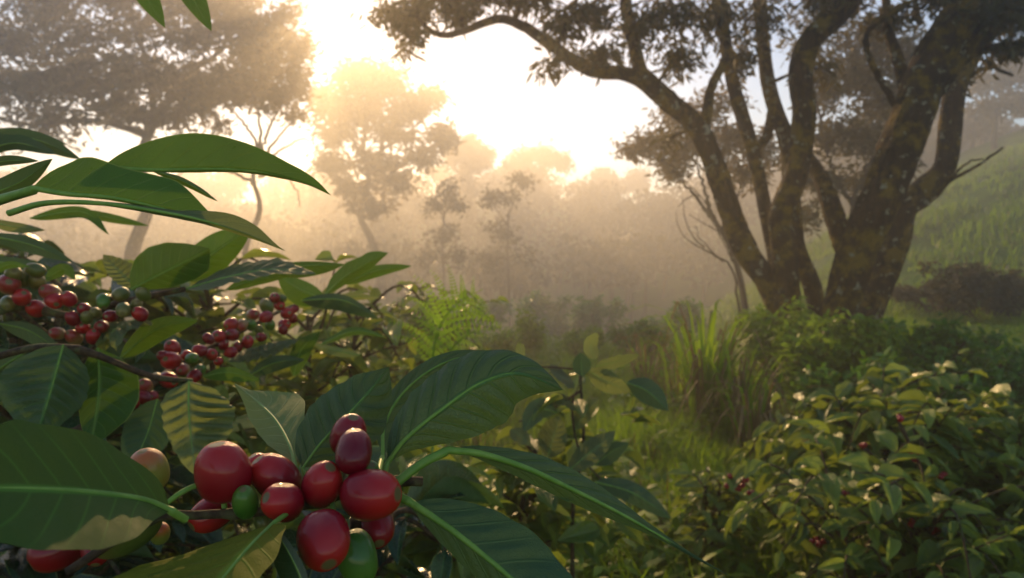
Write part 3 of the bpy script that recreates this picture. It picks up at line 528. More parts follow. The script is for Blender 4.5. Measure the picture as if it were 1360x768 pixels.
# ------------------------------------------------------------------ traced coffee leaves
def shape(t):
    s = np.clip(t, 0, 1) ** .72 * np.clip(1 - t, 0, 1) ** .92; return s / .345
def leaf(parent, axis, wl, wr, mat='leaf', aL=.25, aR=.25, curl=0., corr=.0, wave=.035, pet=None, rib=1.0, n=44, top=True, veins=9., kv=1.6, label=None, name='leaf', ribcol='petiole', twist=0., upn=None, flat='LR'):
    """axis: midrib as (px, py, distance); wl / wr: projected half widths in px left / right of the direction of travel, a number or [(t, w)];
    aL / aR: angle each half leans away from the viewer"""
    pts = spline(px3(axis), n); dd = (pts - CAM) @ FWD; t = np.linspace(0, 1, n)
    T = norm(np.gradient(pts, axis=0)); V = norm(pts - CAM); SL = norm(np.cross(T, V)); VV = norm(np.cross(SL, T)); VV *= np.sign((VV * V).sum(1))[:, None]
    ph0 = rng.random() * 6; cols, uvs = [], []; nu = 9
    def half(w_, a_, sg):
        w_ = w_ * shape(t) if np.isscalar(w_) else np.interp(t, [q[0] for q in w_], [q[1] for q in w_])
        if not np.isscalar(w_[0]): pass
        ker = np.array([1, 2, 1]) / 4; w2 = w_.copy(); w2[1:-1] = np.convolve(w_, ker, 'valid'); w2[0] = w2[-1] = 0
        a = np.full(n, float(a_)) if np.isscalar(a_) else np.interp(t, [q[0] for q in a_], [q[1] for q in a_])
        if upn is not None and ((sg > 0 and 'L' in flat) or (sg < 0 and 'R' in flat)):
            lat = norm(np.cross(np.asarray(upn, float), T)); lat *= np.sign((lat * SL).sum(1))[:, None] * sg; a = np.arctan2((lat * VV).sum(1), (lat * SL).sum(1) * sg)
            a = np.clip(a, -1.3, 1.3)
        a = a + sg * twist * t
        W = w2 * dd / FPX / np.maximum(np.cos(a), .22); pos = pts.copy(); out = [pos]
        for k in range(1, nu):
            u = (k - .5) / (nu - 1); an = a + curl * (u - .5)
            pos = pos + (SL * sg * np.cos(an)[:, None] + VV * np.sin(an)[:, None]) * (W / (nu - 1))[:, None]; out.append(pos)
        res = []
        for k in range(nu):
            u = k / (nu - 1); nrm = norm(-VV * np.cos(a)[:, None] + SL * sg * np.sin(a)[:, None])
            z = corr * W * np.cos(2 * np.pi * (t * veins - kv * u ** 1.15)) * math.sin(min(u * 1.25, 1) * np.pi * .86) + wave * W * np.sin(t * 17 + ph0 + sg) * u ** 2
            res.append(out[k] + nrm * z[:, None])
        return res
    Lh, Rh = half(wl, aL, 1), half(wr, aR, -1)
    cols = Lh[::-1] + Rh[1:]; K = len(cols); us = np.linspace(0, 1, K)
    v = np.stack(cols, 1); uv = np.stack(np.broadcast_arrays(us[None], t[:, None]), -1)
    i = (np.arange(n - 1)[:, None] * K + np.arange(K - 1)[None]).ravel()
    q = np.stack([i, i + 1, i + K + 1, i + K], 1)
    if not top: q = q[:, ::-1]
    q = q[:, ::-1]
    mb = MB(); mb.add(v.reshape(-1, 3), q, None, uv.reshape(-1, 2), rng.random() * .7)
    L = np.linalg.norm(np.diff(pts, axis=0), axis=1).sum(); r0 = rib * L * .0115
    full = pts[:-2] - norm(-VV[:-2]) * (r0 * .35)
    rad = np.linspace(r0, r0 * .18, len(full))
    if pet: pp = spline(px3(pet) + [pts[0]], 14)[:-1]; full = np.vstack([pp, full]); rad = np.concatenate([np.full(13, r0 * 1.15), rad])
    tube(mb, full, rad, 6, mi=1)
    o = mb.build(name, [M[mat], M[ribcol]], parent)
    if label: o['label'] = label
    return o
# ------------------------------------------------------------------ coffee cherries
def cherry_mesh(mat, el=1.12, seg=28, ring=20, squash=.94):
    th = np.linspace(0, np.pi, ring + 1); ph = np.linspace(0, 2 * np.pi, seg, endpoint=False); z = -np.cos(th)
    r = np.sin(th) ** .92 * (1 + .02 * np.cos(2 * th)); zz = z * el; r = r * (1 - .05 * z); zz = np.where(z > .955, zz - (z - .955) * 1.1, zz); zz = np.where(z < -.96, zz + (-.96 - z) * 1.0, zz)
    v = np.stack([r[:, None] * np.cos(ph)[None], r[:, None] * np.sin(ph)[None] * squash, np.broadcast_to(zz[:, None], (ring + 1, seg))], -1).reshape(-1, 3)
    v *= (1 + .018 * np.sin(3.1 * v[:, :1] + 2 * v[:, 2:] + 1) - .035 * np.exp(-(v[:, :1] / .28) ** 2) * (v[:, 1:2] > 0) * np.clip(v[:, 1:2], 0, 1)); i = (np.arange(ring)[:, None] * seg); j = np.arange(seg)[None]; j2 = (j + 1) % seg
    q = np.stack([i + j, i + j2, i + seg + j2, i + seg + j], -1).reshape(-1, 4)
    return npmesh('cherry', v, [q], M[mat], rnd=np.repeat(z, seg))
CH = {k: cherry_mesh(k, e) for k, e in (('red', 1.14), ('dark', 1.2), ('orange', 1.14), ('olive', 1.25), ('green', 1.28), ('blush', 1.22))}
def cherry(parent, x, y, d, r, kind='red', ax=(0, .3, .9), el=1., label=None):
    """ax: where the navel end points: right, up, towards the viewer"""
    o = bpy.data.objects.new('cherry', CH[kind]); C.objects.link(o); o.parent = parent
    z = norm(RIGHT * ax[0] + UP * ax[1] - FWD * ax[2]); m = Vector(z).to_track_quat('Z', 'Y').to_matrix(); s = r * d / FPX
    o.location = Vector(P(x, y, d) - origin_of(parent)); o.rotation_mode = 'QUATERNION'; o.rotation_quaternion = m.to_quaternion() @ Matrix.Rotation(rng.random() * 6, 3, 'Z').to_quaternion(); o.scale = (s, s, s * el)
    if label: o['label'] = label
    return o
def stick(parent, name, pts, r0, r1, mat='twig', rough=.06, seg=8, knots=True):
    mb = MB(); s = spline(px3(pts), 30); rad = np.linspace(r0, r1, 30) * (1 + (.35 * (np.sin(np.linspace(0, 26, 30)) > .93) if knots else 0)); tube(mb, s, rad, seg, rough=rough)
    return mb.build(name, M[mat], parent)

# ------------------------------------------------------------------ leaf templates for whole bushes
def template(fold, droop, corr, nt=9, nsd=4, twist=0.):
    t = np.linspace(0, 1, nt + 1); th = -droop * t ** 1.3; cx = np.concatenate([[0], np.cumsum(np.cos(th[:-1]))]) / nt; cz = np.concatenate([[0], np.cumsum(np.sin(th[:-1]))]) / nt
    us = np.linspace(-1, 1, 2 * nsd + 1); w_ = shape(t) * .5
    y = w_[:, None] * us[None] * math.cos(fold); z = cz[:, None] + np.abs(y) * math.tan(fold) + corr * w_[:, None] * np.cos(2 * np.pi * (t[:, None] * 7 - 1.3 * np.abs(us)[None])) * np.sin(np.abs(us) * 2.6)[None] + twist * y * t[:, None]
    v = np.stack([np.broadcast_to(cx[:, None], y.shape), y, z], -1).reshape(-1, 3); K = len(us)
    uv = np.stack(np.broadcast_arrays((us[None] + 1) / 2, t[:, None]), -1).reshape(-1, 2)
    i = (np.arange(nt)[:, None] * K + np.arange(K - 1)[None]).ravel()
    return v, uv, np.stack([i, i + K, i + K + 1, i + 1], 1)
TPL = [template(.25, .5, .10), template(.4, .6, .12), template(.15, .25, .08), template(.5, .8, .10, twist=.5), template(.35, .7, .14, twist=-.6), template(.2, .6, .10)]
def put_leaves(mb, base, dirs, nrm, L, W, r):
    dirs = norm(dirs); side = norm(np.cross(nrm, dirs)); up = np.cross(dirs, side); which = rng.integers(0, len(TPL), len(base))
    for k, (v, uv, q) in enumerate(TPL):
        s = which == k; n_ = int(s.sum())
        if not n_: continue
        w_ = base[s][:, None] + dirs[s][:, None] * (v[None, :, 0:1] * L[s][:, None, None]) + side[s][:, None] * (v[None, :, 1:2] * W[s][:, None, None]) + up[s][:, None] * (v[None, :, 2:3] * L[s][:, None, None])
        K = len(v); mb.add(w_.reshape(-1, 3), (np.arange(n_)[:, None, None] * K + q[None]).reshape(-1, 4), None, np.tile(uv, (n_, 1)), np.repeat(r[s], K))
def coffee_bush(label, g, H, rad, nbr=26, leafL=.12, mat='leaf_far', stems=1, step=.055, low=.2, group='coffee bushes', up=.15, tip=True):
    g = np.asarray(g, float); root = thing('coffee_bush', g, label, 'coffee bush', group); lf = MB(); st = MB(); br = MB()
    B, Dr, Nn, Ls, Rr = [], [], [], [], []
    for q in range(stems):
        a = rng.random() * 6.28; top = g + [math.cos(a) * rad * .25 * (stems > 1), math.sin(a) * rad * .25 * (stems > 1), H * .93]
        s = spline([g, (g + top) / 2 + rng.normal(size=3) * .03, top], 14); tube(st, s, np.linspace(.014, .005, 14), 7, rough=.05)
        for k in range(nbr // stems):
            f = low + (1 - low) * (k + rng.random()) / (nbr // stems); p0 = g + (top - g) * f; az = k * 2.4 + rng.random() * .8; ln = rad * (1.05 - .55 * f) * (.45 + .8 * rng.random())
            o = np.array([math.cos(az), math.sin(az), 0]); p1 = p0 + o * ln * .55 + [0, 0, ln * (up + .3 * f)]; p2 = p0 + o * ln + [0, 0, ln * (up - .25 + .4 * f + .25 * rng.normal())]
            s = spline([p0, p1, p2], 16); tube(br, s, np.linspace(.005, .002, 16), 5)
            m_ = max(3, int(ln / step)); tt = np.linspace(.18, 1., m_)
            pos = np.stack([np.interp(tt, np.linspace(0, 1, 16), s[:, c]) for c in range(3)], 1); T = norm(np.gradient(pos, axis=0)) if m_ > 2 else np.tile(o, (m_, 1))
            sd = norm(np.cross(T, [0, 0, 1.]))
            for sg in (1, -1):
                dr = sd * sg * .8 + T * (.45 + .5 * (tt[:, None] > .9)) + rng.normal(size=(m_, 3)) * .22 + [0, 0, -.05]
                B.append(pos); Dr.append(dr); Nn.append(np.tile([0, 0, 1.], (m_, 1)) + rng.normal(size=(m_, 3)) * .35); Ls.append(leafL * (.35 + .95 * rng.random(m_)) * (1 - .35 * (tt > .9))); Rr.append(np.clip(.2 + .4 * f + .5 * (tt - .5) + rng.normal(size=m_) * .25, 0, 1))  # higher and outer leaves get paler colour, painting in sunlit tips
    B, Dr, Nn, Ls, Rr = map(np.concatenate, (B, Dr, Nn, Ls, Rr))
    put_leaves(lf, B, Dr, Nn, Ls, Ls * (.40 + .08 * rng.random(len(Ls))), Rr)
    st.build('stem', M['twig'], root); br.build('branches', M['twig'], root); lf.build('foliage', M[mat], root)
    return root
def bush_at(label, px, d, topy, halfw, **k):
    g = pxground(px, d); return coffee_bush(label, g, P(px, topy, d)[2] - g[2], halfw * d / FPX, **k)
# ------------------------------------------------------------------ coffee bushes around
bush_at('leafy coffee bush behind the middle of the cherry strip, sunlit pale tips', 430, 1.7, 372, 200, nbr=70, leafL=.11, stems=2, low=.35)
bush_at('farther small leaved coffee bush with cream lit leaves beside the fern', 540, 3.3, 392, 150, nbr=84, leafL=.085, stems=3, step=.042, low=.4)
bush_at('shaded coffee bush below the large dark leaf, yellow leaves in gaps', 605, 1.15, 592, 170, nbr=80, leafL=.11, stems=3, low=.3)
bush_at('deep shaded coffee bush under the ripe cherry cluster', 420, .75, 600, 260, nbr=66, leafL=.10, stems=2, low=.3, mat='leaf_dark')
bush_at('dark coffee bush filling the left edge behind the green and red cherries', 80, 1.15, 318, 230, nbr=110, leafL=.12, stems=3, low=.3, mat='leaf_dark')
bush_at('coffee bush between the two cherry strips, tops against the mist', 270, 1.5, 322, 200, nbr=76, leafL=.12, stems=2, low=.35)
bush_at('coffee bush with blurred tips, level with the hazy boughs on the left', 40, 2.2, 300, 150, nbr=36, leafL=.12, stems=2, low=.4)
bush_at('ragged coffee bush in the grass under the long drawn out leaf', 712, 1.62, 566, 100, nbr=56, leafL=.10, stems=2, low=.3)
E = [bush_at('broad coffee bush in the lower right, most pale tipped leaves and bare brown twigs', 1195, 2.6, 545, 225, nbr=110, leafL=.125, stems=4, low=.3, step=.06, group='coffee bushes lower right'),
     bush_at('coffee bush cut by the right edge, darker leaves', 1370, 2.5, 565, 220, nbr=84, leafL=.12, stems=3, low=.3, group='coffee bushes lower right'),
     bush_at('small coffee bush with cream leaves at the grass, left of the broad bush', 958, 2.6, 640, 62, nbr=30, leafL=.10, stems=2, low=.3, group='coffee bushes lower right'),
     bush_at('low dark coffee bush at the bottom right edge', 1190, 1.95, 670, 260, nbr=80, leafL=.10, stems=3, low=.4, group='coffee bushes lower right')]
def cluster(root, x, y, d, n_, spread, rpx, kinds=('red', 'red', 'dark')):
    mb = MB()
    for q in range(n_):
        me = CH[kinds[q % len(kinds)]]; vv = np.empty(len(me.vertices) * 3); me.vertices.foreach_get('co', vv); vv = vv.reshape(-1, 3)
        rot = np.array(Matrix.Rotation(rng.random() * 6, 3, rdir(1)[0])); c = P(x + rng.normal() * spread, y + rng.normal() * spread * .7, d + rng.normal() * spread * d / FPX)
        fq = np.empty(len(me.polygons) * 4, np.int32); me.polygons.foreach_get('vertices', fq)
        mb.add(c + vv @ rot.T * rpx * d / FPX, fq.reshape(-1, 4), None, None, 0., 0)
    mb.build('cherry_cluster', M['red'], root)
for x, y, d, n_, sp_ in [(985, 640, 2.32, 9, 8), (1000, 655, 2.32, 4, 5), (1196, 556, 2.2, 3, 3), (1212, 607, 2.2, 6, 6), (1254, 632, 2.2, 2, 3), (1122, 652, 2.2, 2, 3), (1093, 720, 2.1, 6, 6), (1148, 594, 2.25, 2, 3)]:
    cluster(E[0], x, y, d, n_, sp_, 3.6)
for x, y, d, n_, sp_ in [(1247, 704, 2.0, 6, 6), (1262, 706, 2.0, 3, 4), (1212, 692, 2.0, 3, 4), (1244, 690, 2.0, 2, 2)]:
    cluster(E[1], x, y, d, n_, sp_, 4.2)
for pth in [[(1192, 558, 2.22), (1208, 590, 2.22), (1232, 650, 2.25), (1236, 740, 2.35)], [(1145, 594, 2.26), (1180, 622, 2.24), (1228, 660, 2.25)], [(1214, 570, 2.25), (1240, 618, 2.25), (1262, 640, 2.3)], [(1000, 655, 2.34), (1025, 680, 2.36), (1060, 720, 2.4)]]:
    stick(E[0], 'bare_twig', pth, .006, .003)
stick(E[1], 'bare_twig', [(1246, 706, 2.02), (1280, 706, 2.02), (1330, 708, 2.1)], .005, .004)

# ------------------------------------------------------------------ the fern
g = pxground(575, 1.6); fern = thing('fern', g, 'light green fern frond standing out against the mist', 'fern')
M['fern'] = thin_leaf_mat('fern_leaf', (.14, .32, .02), (.22, .42, .03), (.40, .62, .03), .5, .5)
def frond(path, half, pairs, tipgap=.0):
    mb = MB(); s = spline(px3(path), 60); tube(mb, s, np.linspace(.0022, .0008, 60), 5); V = norm(s - CAM); T = norm(np.gradient(s, axis=0)); S = norm(np.cross(T, V))
    for q in range(pairs):
        t = .14 + .84 * q / (pairs - 1); k = int(t * 59); ln = half * (math.sin(math.pi * min(1, .18 + t * .84)) ** .8 + .05) * (1.6 / FPX)
        for sg in (1, -1):
            dr = norm(S[k] * sg * .9 + T[k] * .55 - V[k] * rng.normal() * .25); p = spline([s[k], s[k] + dr * ln * .5 + [0, 0, ln * .06], s[k] + dr * ln + [0, 0, -ln * .14]], 14)
            nn = np.tile(-V[k] + np.array([0, 0, .6]) + rng.normal(size=3) * .2, (13, 1)); dT = norm(np.gradient(p, axis=0))[:13]; sd = norm(np.cross(dT, nn))
            f = np.linspace(1, .25, 13) * ln * .13
            for s2 in (1, -1): leaves_mesh(mb, p[:13], sd * s2 + dT * .55, nn, f, f * .62, .3 + .5 * rng.random())
    return mb
frond([(572, 500, 1.6), (578, 455, 1.6), (592, 420, 1.6), (614, 398, 1.58), (642, 384, 1.55)], 84, 10).build('frond', M['fern'], fern)
frond([(575, 500, 1.62), (572, 450, 1.64), (570, 415, 1.66), (562, 385, 1.66)], 34, 7).build('frond', M['fern'], fern)
frond([(580, 505, 1.6), (596, 470, 1.58), (620, 445, 1.54), (652, 436, 1.5)], 34, 7).build('frond', M['fern'], fern)
stick(fern, 'stem', [(574, 640, 1.62), (574, 560, 1.61), (573, 498, 1.6)], .003, .003, 'petiole')

# ------------------------------------------------------------------ small coffee plant with separate leaves, right of the large leaf
g = pxground(775, 1.5); Dp = thing('coffee_plant', g, 'small coffee plant with pale and teal leaves standing over the grass', 'coffee plant', 'coffee plants')
stem = MB(); s = spline([g] + px3([(760, 700, 1.45), (775, 600, 1.45), (770, 490, 1.45)]), 20); tube(stem, s, np.linspace(.008, .003, 20), 7); stem.build('stem', M['twig'], Dp)
b1 = stick(Dp, 'branch', [(700, 488, 1.42), (735, 488, 1.43), (772, 492, 1.45), (800, 500, 1.45)], .002, .002, 'twig')
b2 = stick(Dp, 'branch', [(772, 500, 1.45), (760, 540, 1.42), (770, 600, 1.38), (800, 640, 1.35)], .003, .002, 'twig')
b3 = stick(Dp, 'branch', [(770, 520, 1.45), (730, 545, 1.40), (690, 560, 1.38)], .003, .002, 'twig')
for par, ax, wl, wr, mt, k in [
    (b1, [(790, 478, 1.45), (785, 460, 1.46), (794, 442, 1.47)], 11, 10, 'leaf_pale', dict(corr=.12, aL=-.6, aR=.6)),
    (b1, [(773, 500, 1.43), (772, 485, 1.43), (771, 468, 1.43)], 13, 14, 'leaf_dark', {}),
    (b1, [(790, 487, 1.45), (820, 480, 1.44), (850, 471, 1.43)], 8, 9, 'leaf_pale', dict(corr=.12, aL=-.3, aR=.3)),
    (b1, [(780, 492, 1.44), (808, 508, 1.42), (838, 520, 1.40)], 16, 15, 'leaf_pale', dict(corr=.14, aL=-.3, aR=.4)),
    (b1, [(832, 508, 1.42), (860, 520, 1.40), (888, 546, 1.38)], 17, 17, 'leaf_veined', dict(corr=.12, aL=.5)),
    (b1, [(762, 508, 1.44), (745, 500, 1.43), (730, 492, 1.42)], 9, 11, 'leaf_pale', dict(corr=.1, upn=(-.2, -.25, 1))),
    (b1, [(767, 498, 1.43), (765, 510, 1.42), (762, 524, 1.42)], 3, 3, 'leaf_sun_tint', dict(n=20)),
    (b2, [(764, 572, 1.42), (776, 550, 1.42), (795, 528, 1.42)], 14, 11, 'leaf_pale', dict(corr=.16, aL=.7, aR=-.4)),
    (b2, [(727, 608, 1.38), (735, 580, 1.38), (743, 552, 1.38)], 22, 20, 'leaf_pale', dict(corr=.18, aL=.6, aR=-.4)),
    (b2, [(755, 625, 1.36), (785, 600, 1.36), (818, 572, 1.37)], 17, 16, 'leaf_pale', dict(corr=.18, aL=.6, aR=-.4)),
    (b2, [(790, 618, 1.38), (812, 600, 1.38), (836, 588, 1.38)], 12, 14, 'leaf_dark', dict(corr=.1)),
    (b2, [(790, 640, 1.35), (840, 655, 1.33), (893, 690, 1.31)], 15, 15, 'leaf_veined', dict(corr=.14, aL=.2)),
    (b3, [(740, 548, 1.4), (715, 545, 1.38), (694, 575, 1.36)], 14, 16, 'leaf_veined', dict(corr=.14)),
    (b3, [(765, 540, 1.42), (745, 532, 1.41), (722, 538, 1.40)], 8, 8, 'leaf_pale', dict(corr=.16, upn=(-.2, -.25, 1))),
    (b3, [(678, 570, 1.36), (690, 578, 1.35), (705, 592, 1.34)], 11, 11, 'leaf_pale', dict(corr=.16, upn=(-.2, -.25, 1))),
    (b3, [(720, 530, 1.4), (735, 525, 1.4), (745, 528, 1.4)], 6, 7, 'leaf_pale', dict(n=20)),
    (b2, [(690, 455, 1.42), (692, 470, 1.42), (697, 478, 1.42)], 7, 7, 'leaf_pale', dict(n=20))]:
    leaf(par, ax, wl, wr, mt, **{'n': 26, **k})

lf = MB(); B_, D_, N_, L_ = [], [], [], []
for q in range(70):
    c = P(690 + 150 * rng.random(), 500 + 210 * rng.random() ** .8, 1.40 + .22 * rng.random()); a = rng.random() * 6.283
    B_.append(c); D_.append([math.cos(a), math.sin(a), -.35 + .5 * rng.random()]); N_.append(np.array([-.15, -.25, 1]) + rng.normal(size=3) * .4); L_.append(.06 + .05 * rng.random())
L_ = np.array(L_); put_leaves(lf, np.array(B_), np.array(D_), np.array(N_), L_, L_ * .45, rng.random(70)); lf.build('foliage', M['leaf_far'], Dp)
# ------------------------------------------------------------------ coffee plant on the left with two strips of cherries
g = np.array([-.62, .62, float(gz(-.62, .62))]); Lp = thing('coffee_plant', g, 'coffee plant on the left with long backlit leaves and strips of red and green cherries', 'coffee plant', 'coffee plants')
stem = MB(); s = spline([g] + px3([(-200, 620, .62), (-190, 420, .60), (-160, 280, .52)]), 24); tube(stem, s, np.linspace(.013, .006, 24), 9, rough=.05); stem.build('stem', M['twig'], Lp)
ba = stick(Lp, 'branch', [(-165, 330, .42), (-80, 290, .34), (-10, 268, .32), (45, 252, .31)], .004, .0022, 'petiole', knots=False)
bb = stick(Lp, 'branch', [(-190, 500, .6), (-60, 440, .60), (20, 408, .61), (100, 420, .62), (160, 402, .63), (245, 384, .62)], .005, .0025)
bc = stick(Lp, 'branch', [(-190, 640, .58), (60, 590, .58), (185, 522, .62), (245, 480, .70), (310, 445, .82), (375, 412, .98), (432, 392, 1.0)], .005, .0025)
bd = stick(Lp, 'branch', [(-190, 560, .6), (-20, 480, .50), (90, 462, .48), (200, 500, .5), (255, 506, .52)], .004, .002)
LL = [
 (ba, [(136, 222, 0.334), (200, 226, 0.334), (300, 225, 0.342), (360, 231, 0.350), (405, 243, 0.350), (440, 260, 0.357)], [(0, 0), (.05, 16), (.12, 30), (.22, 40), (.36, 48), (.46, 47), (.58, 38), (.68, 28), (.76, 19), (.84, 15), (.92, 9), (1, 0)], [(0, 0), (.3, 4), (.7, 4), (1, 0)], 'leaf', dict(aL=.25, aR=1.25, corr=.03, wave=.03, top=False)),
 (ba, [(42, 250, 0.304), (90, 258, 0.304), (150, 263, 0.304), (215, 277, 0.304), (265, 291, 0.304), (312, 306, 0.312)], [(0, 0), (.03, 18), (.08, 34), (.18, 51), (.26, 52), (.4, 42), (.5, 42), (.65, 42), (.78, 25), (.9, 7), (1, 0)], [(0, 0), (.3, 4), (.7, 3), (1, 0)], 'leaf', dict(aL=.3, aR=1.2, corr=.02, wave=.03, top=False, rib=1.3)),
 (ba, [(10, 284, 0.296), (60, 270, 0.296), (130, 270, 0.296), (210, 281, 0.296), (270, 293, 0.296), (330, 312, 0.296), (380, 334, 0.296)], [(0, 0), (.3, 3), (.5, 4), (.6, 6), (.68, 14), (.78, 20), (.88, 14), (.95, 3), (1, 0)], [(0, 0), (.3, 3), (.6, 5), (.8, 5), (1, 0)], 'leaf_pale', dict(aL=[(0, 1.3), (.5, 1.2), (.7, .5), (1, .4)], aR=1.1, corr=.04)),
 (ba, [(200, 226, 0.357), (245, 242, 0.357), (290, 268, 0.357)], 5, 5, 'leaf', dict(aL=1., aR=.8)),
 (ba, [(-30, 264, 0.342), (25, 243, 0.342), (70, 211, 0.342)], 16, 12, 'leaf_dark', {}),
 (ba, [(-30, 222, 0.380), (10, 214, 0.380), (52, 214, 0.380)], 8, 6, 'leaf_veined', {}),
 (ba, [(-30, 190, .62), (40, 184, .62), (108, 212, .62)], 12, 14, 'leaf_dark', {}),
 (ba, [(-30, 205, .60), (20, 190, .60), (75, 205, .60)], 12, 10, 'leaf_dark', {}),
 (ba, [(-30, 178, .65), (30, 178, .65), (90, 192, .65)], 8, 8, 'leaf_veined', {}),
 (ba, [(-20, 312, .66), (40, 325, .66), (98, 348, .66)], 10, 12, 'leaf_dark', {}),
 (ba, [(-30, 345, .7), (30, 352, .7), (80, 360, .7)], 9, 9, 'leaf_dark', {}),
 (ba, [(40, 290, .64), (110, 282, .64), (145, 312, .64)], 8, 9, 'leaf', {}),
 (ba, [(90, 278, .66), (140, 288, .66), (198, 300, .66)], 6, 7, 'leaf', {}),
 (ba, [(-20, 290, .6), (10, 300, .6), (60, 306, .6)], 7, 8, 'leaf_pale', {}),
 (bb, [(174, 385, .60), (215, 363, .60), (250, 345, .60), (278, 330, .60)], [(0, 0), (.06, 18), (.2, 32), (.4, 38), (.6, 33), (.8, 20), (.93, 8), (1, 0)], [(0, 0), (.15, 12), (.4, 23), (.65, 28), (.85, 24), (.95, 10), (1, 0)], 'leaf', dict(aL=.2, aR=.3, corr=.02, top=False)),
 (bb, [(240, 372, .66), (285, 335, .66), (334, 302, .66)], 24, 26, 'leaf', dict(corr=.02, top=False)),
 (bb, [(182, 384, .66), (160, 362, .66), (137, 338, .66)], 14, 20, 'leaf_pale', dict(corr=.2, upn=(-.3, -.3, 1), kv=1.)),
 (bb, [(248, 384, .62), (300, 369, .62), (360, 358, .62), (420, 364, .62)], 15, 10, 'leaf_pale', dict(corr=.08, upn=(-.2, -.2, 1))),
 (bb, [(345, 357, .68), (400, 353, .68), (458, 351, .68)], 6, 17, 'leaf', dict(aR=.3, top=False)),
 (bb, [(300, 385, .7), (340, 372, .7), (385, 366, .7)], 8, 8, 'leaf', {}),
 (bb, [(178, 425, .62), (150, 440, .60), (135, 470, .60)], 16, 12, 'leaf_pale', dict(corr=.1, upn=(-.3, -.3, 1))),
 (bb, [(160, 475, .64), (210, 437, .64), (264, 425, .64)], 15, 18, 'leaf', dict(top=False)),
 (bb, [(60, 372, .68), (85, 358, .68), (100, 372, .68)], 9, 8, 'leaf', {}),
 (bb, [(-20, 368, .58), (10, 352, .58), (40, 354, .58)], 5, 6, 'leaf', {}),
 (bc, [(430, 393, .95), (455, 370, .95), (484, 352, .94), (516, 336, .94)], [(0, 0), (.2, 10), (.45, 15), (.65, 12), (.78, 13), (.9, 8), (1, 0)], [(0, 0), (.2, 8), (.5, 10), (.75, 8), (1, 0)], 'leaf', dict(aL=.3, aR=.6, top=False)),
 (bc, [(455, 378, .98), (500, 360, .98), (547, 353, .98)], 8, 9, 'leaf', dict(top=False, wave=.1)),
 (bc, [(432, 397, .95), (402, 386, .94), (368, 366, .94)], 22, 14, 'leaf', dict(aL=.3, top=False)),
 (bc, [(400, 399, .94), (455, 399, .94), (504, 424, .94)], 8, 16, 'leaf_dark', dict(aR=.4)),
 (bc, [(430, 400, .98), (470, 394, .98), (505, 396, .98)], 5, 6, 'leaf_pale', {}),
 (bc, [(425, 395, 1.0), (445, 380, 1.0), (455, 370, 1.0)], 6, 7, 'leaf_sun_tint', {}),
 (bc, [(302, 480, .80), (350, 467, .82), (398, 450, .84)], 9, 8, 'leaf_pale', dict(corr=.2, upn=(-.2, -.2, 1))),
 (bc, [(425, 458, .95), (470, 440, .95), (514, 448, .95)], 6, 6, 'leaf', dict(aL=.8)),
 (bc, [(478, 472, .92), (440, 465, .92), (413, 455, .92)], 7, 6, 'leaf_sun_tint', {}),
 (bc, [(330, 500, .8), (365, 482, .8), (405, 478, .8)], 10, 12, 'leaf_dark', {}),
 (bc, [(390, 500, .85), (400, 465, .85), (425, 440, .85)], 12, 14, 'leaf', dict(top=False)),
 (bc, [(270, 500, .68), (305, 495, .68), (345, 505, .68)], 8, 12, 'leaf', {}),
 (bd, [(84, 458, .47), (70, 510, .46), (48, 584, .45)], 46, 62, 'leaf_veined', dict(corr=.10, aL=.5, aR=.2)),
 (bd, [(130, 462, .50), (131, 520, .50), (120, 596, .49)], [(0, 0), (.1, 22), (.3, 46), (.5, 50), (.7, 38), (.9, 14), (1, 0)], 24, 'leaf', dict(aL=.3, corr=.03, top=False)),
 (bd, [(209, 530, .54), (196, 575, .53), (172, 630, .52)], 30, 32, 'leaf_dark', dict(corr=.08)),
 (bd, [(251, 506, .46), (251, 550, .45), (259, 632, .44)], [(0, 0), (.05, 26), (.15, 46), (.35, 58), (.6, 52), (.85, 24), (1, 0)], [(0, 0), (.05, 22), (.15, 33), (.4, 32), (.65, 25), (.9, 10), (1, 0)], 'leaf_pale', dict(corr=.16, aL=.25, aR=.55, veins=8., kv=.6)),
 (bd, [(30, 470, .55), (-10, 500, .55), (-40, 560, .55)], 30, 30, 'leaf_veined', {}),
 (bd, [(0, 430, .62), (40, 440, .62), (85, 470, .62)], 10, 14, 'leaf_veined', {}),
]
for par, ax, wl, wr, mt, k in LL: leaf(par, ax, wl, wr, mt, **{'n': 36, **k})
K1 = [(12, 378, 15, 'blush'), (29, 395, 12, 'red'), (18, 364, 11, 'olive'), (47, 359, 10, 'olive'), (49, 374, 11, 'olive'), (67, 389, 12, 'blush'), (72, 399, 12, 'red'), (91, 397, 10, 'red'), (11, 403, 10, 'olive'), (48, 410, 12, 'red'), (137, 400, 9, 'green'), (160, 391, 10, 'olive'), (112, 411, 9, 'dark'), (126, 416, 8, 'olive'), (96, 423, 9, 'dark'), (115, 422, 8, 'olive'), (110, 435, 9.5, 'red'), (135, 435, 10, 'blush'), (76, 443, 9, 'blush'), (98, 448, 10, 'blush'), (124, 447, 10, 'red'), (147, 420, 9, 'dark'), (164, 412, 10, 'olive'), (181, 405, 8, 'olive'), (186, 417, 10, 'red'), (190, 391, 9, 'olive'), (30, 370, 10, 'olive')]
for x, y, r, kd in K1: cherry(bb, x, y, .60 + rng.normal() * .008, r, kd, (rng.normal() * .5, .3 + rng.normal() * .4, .7))
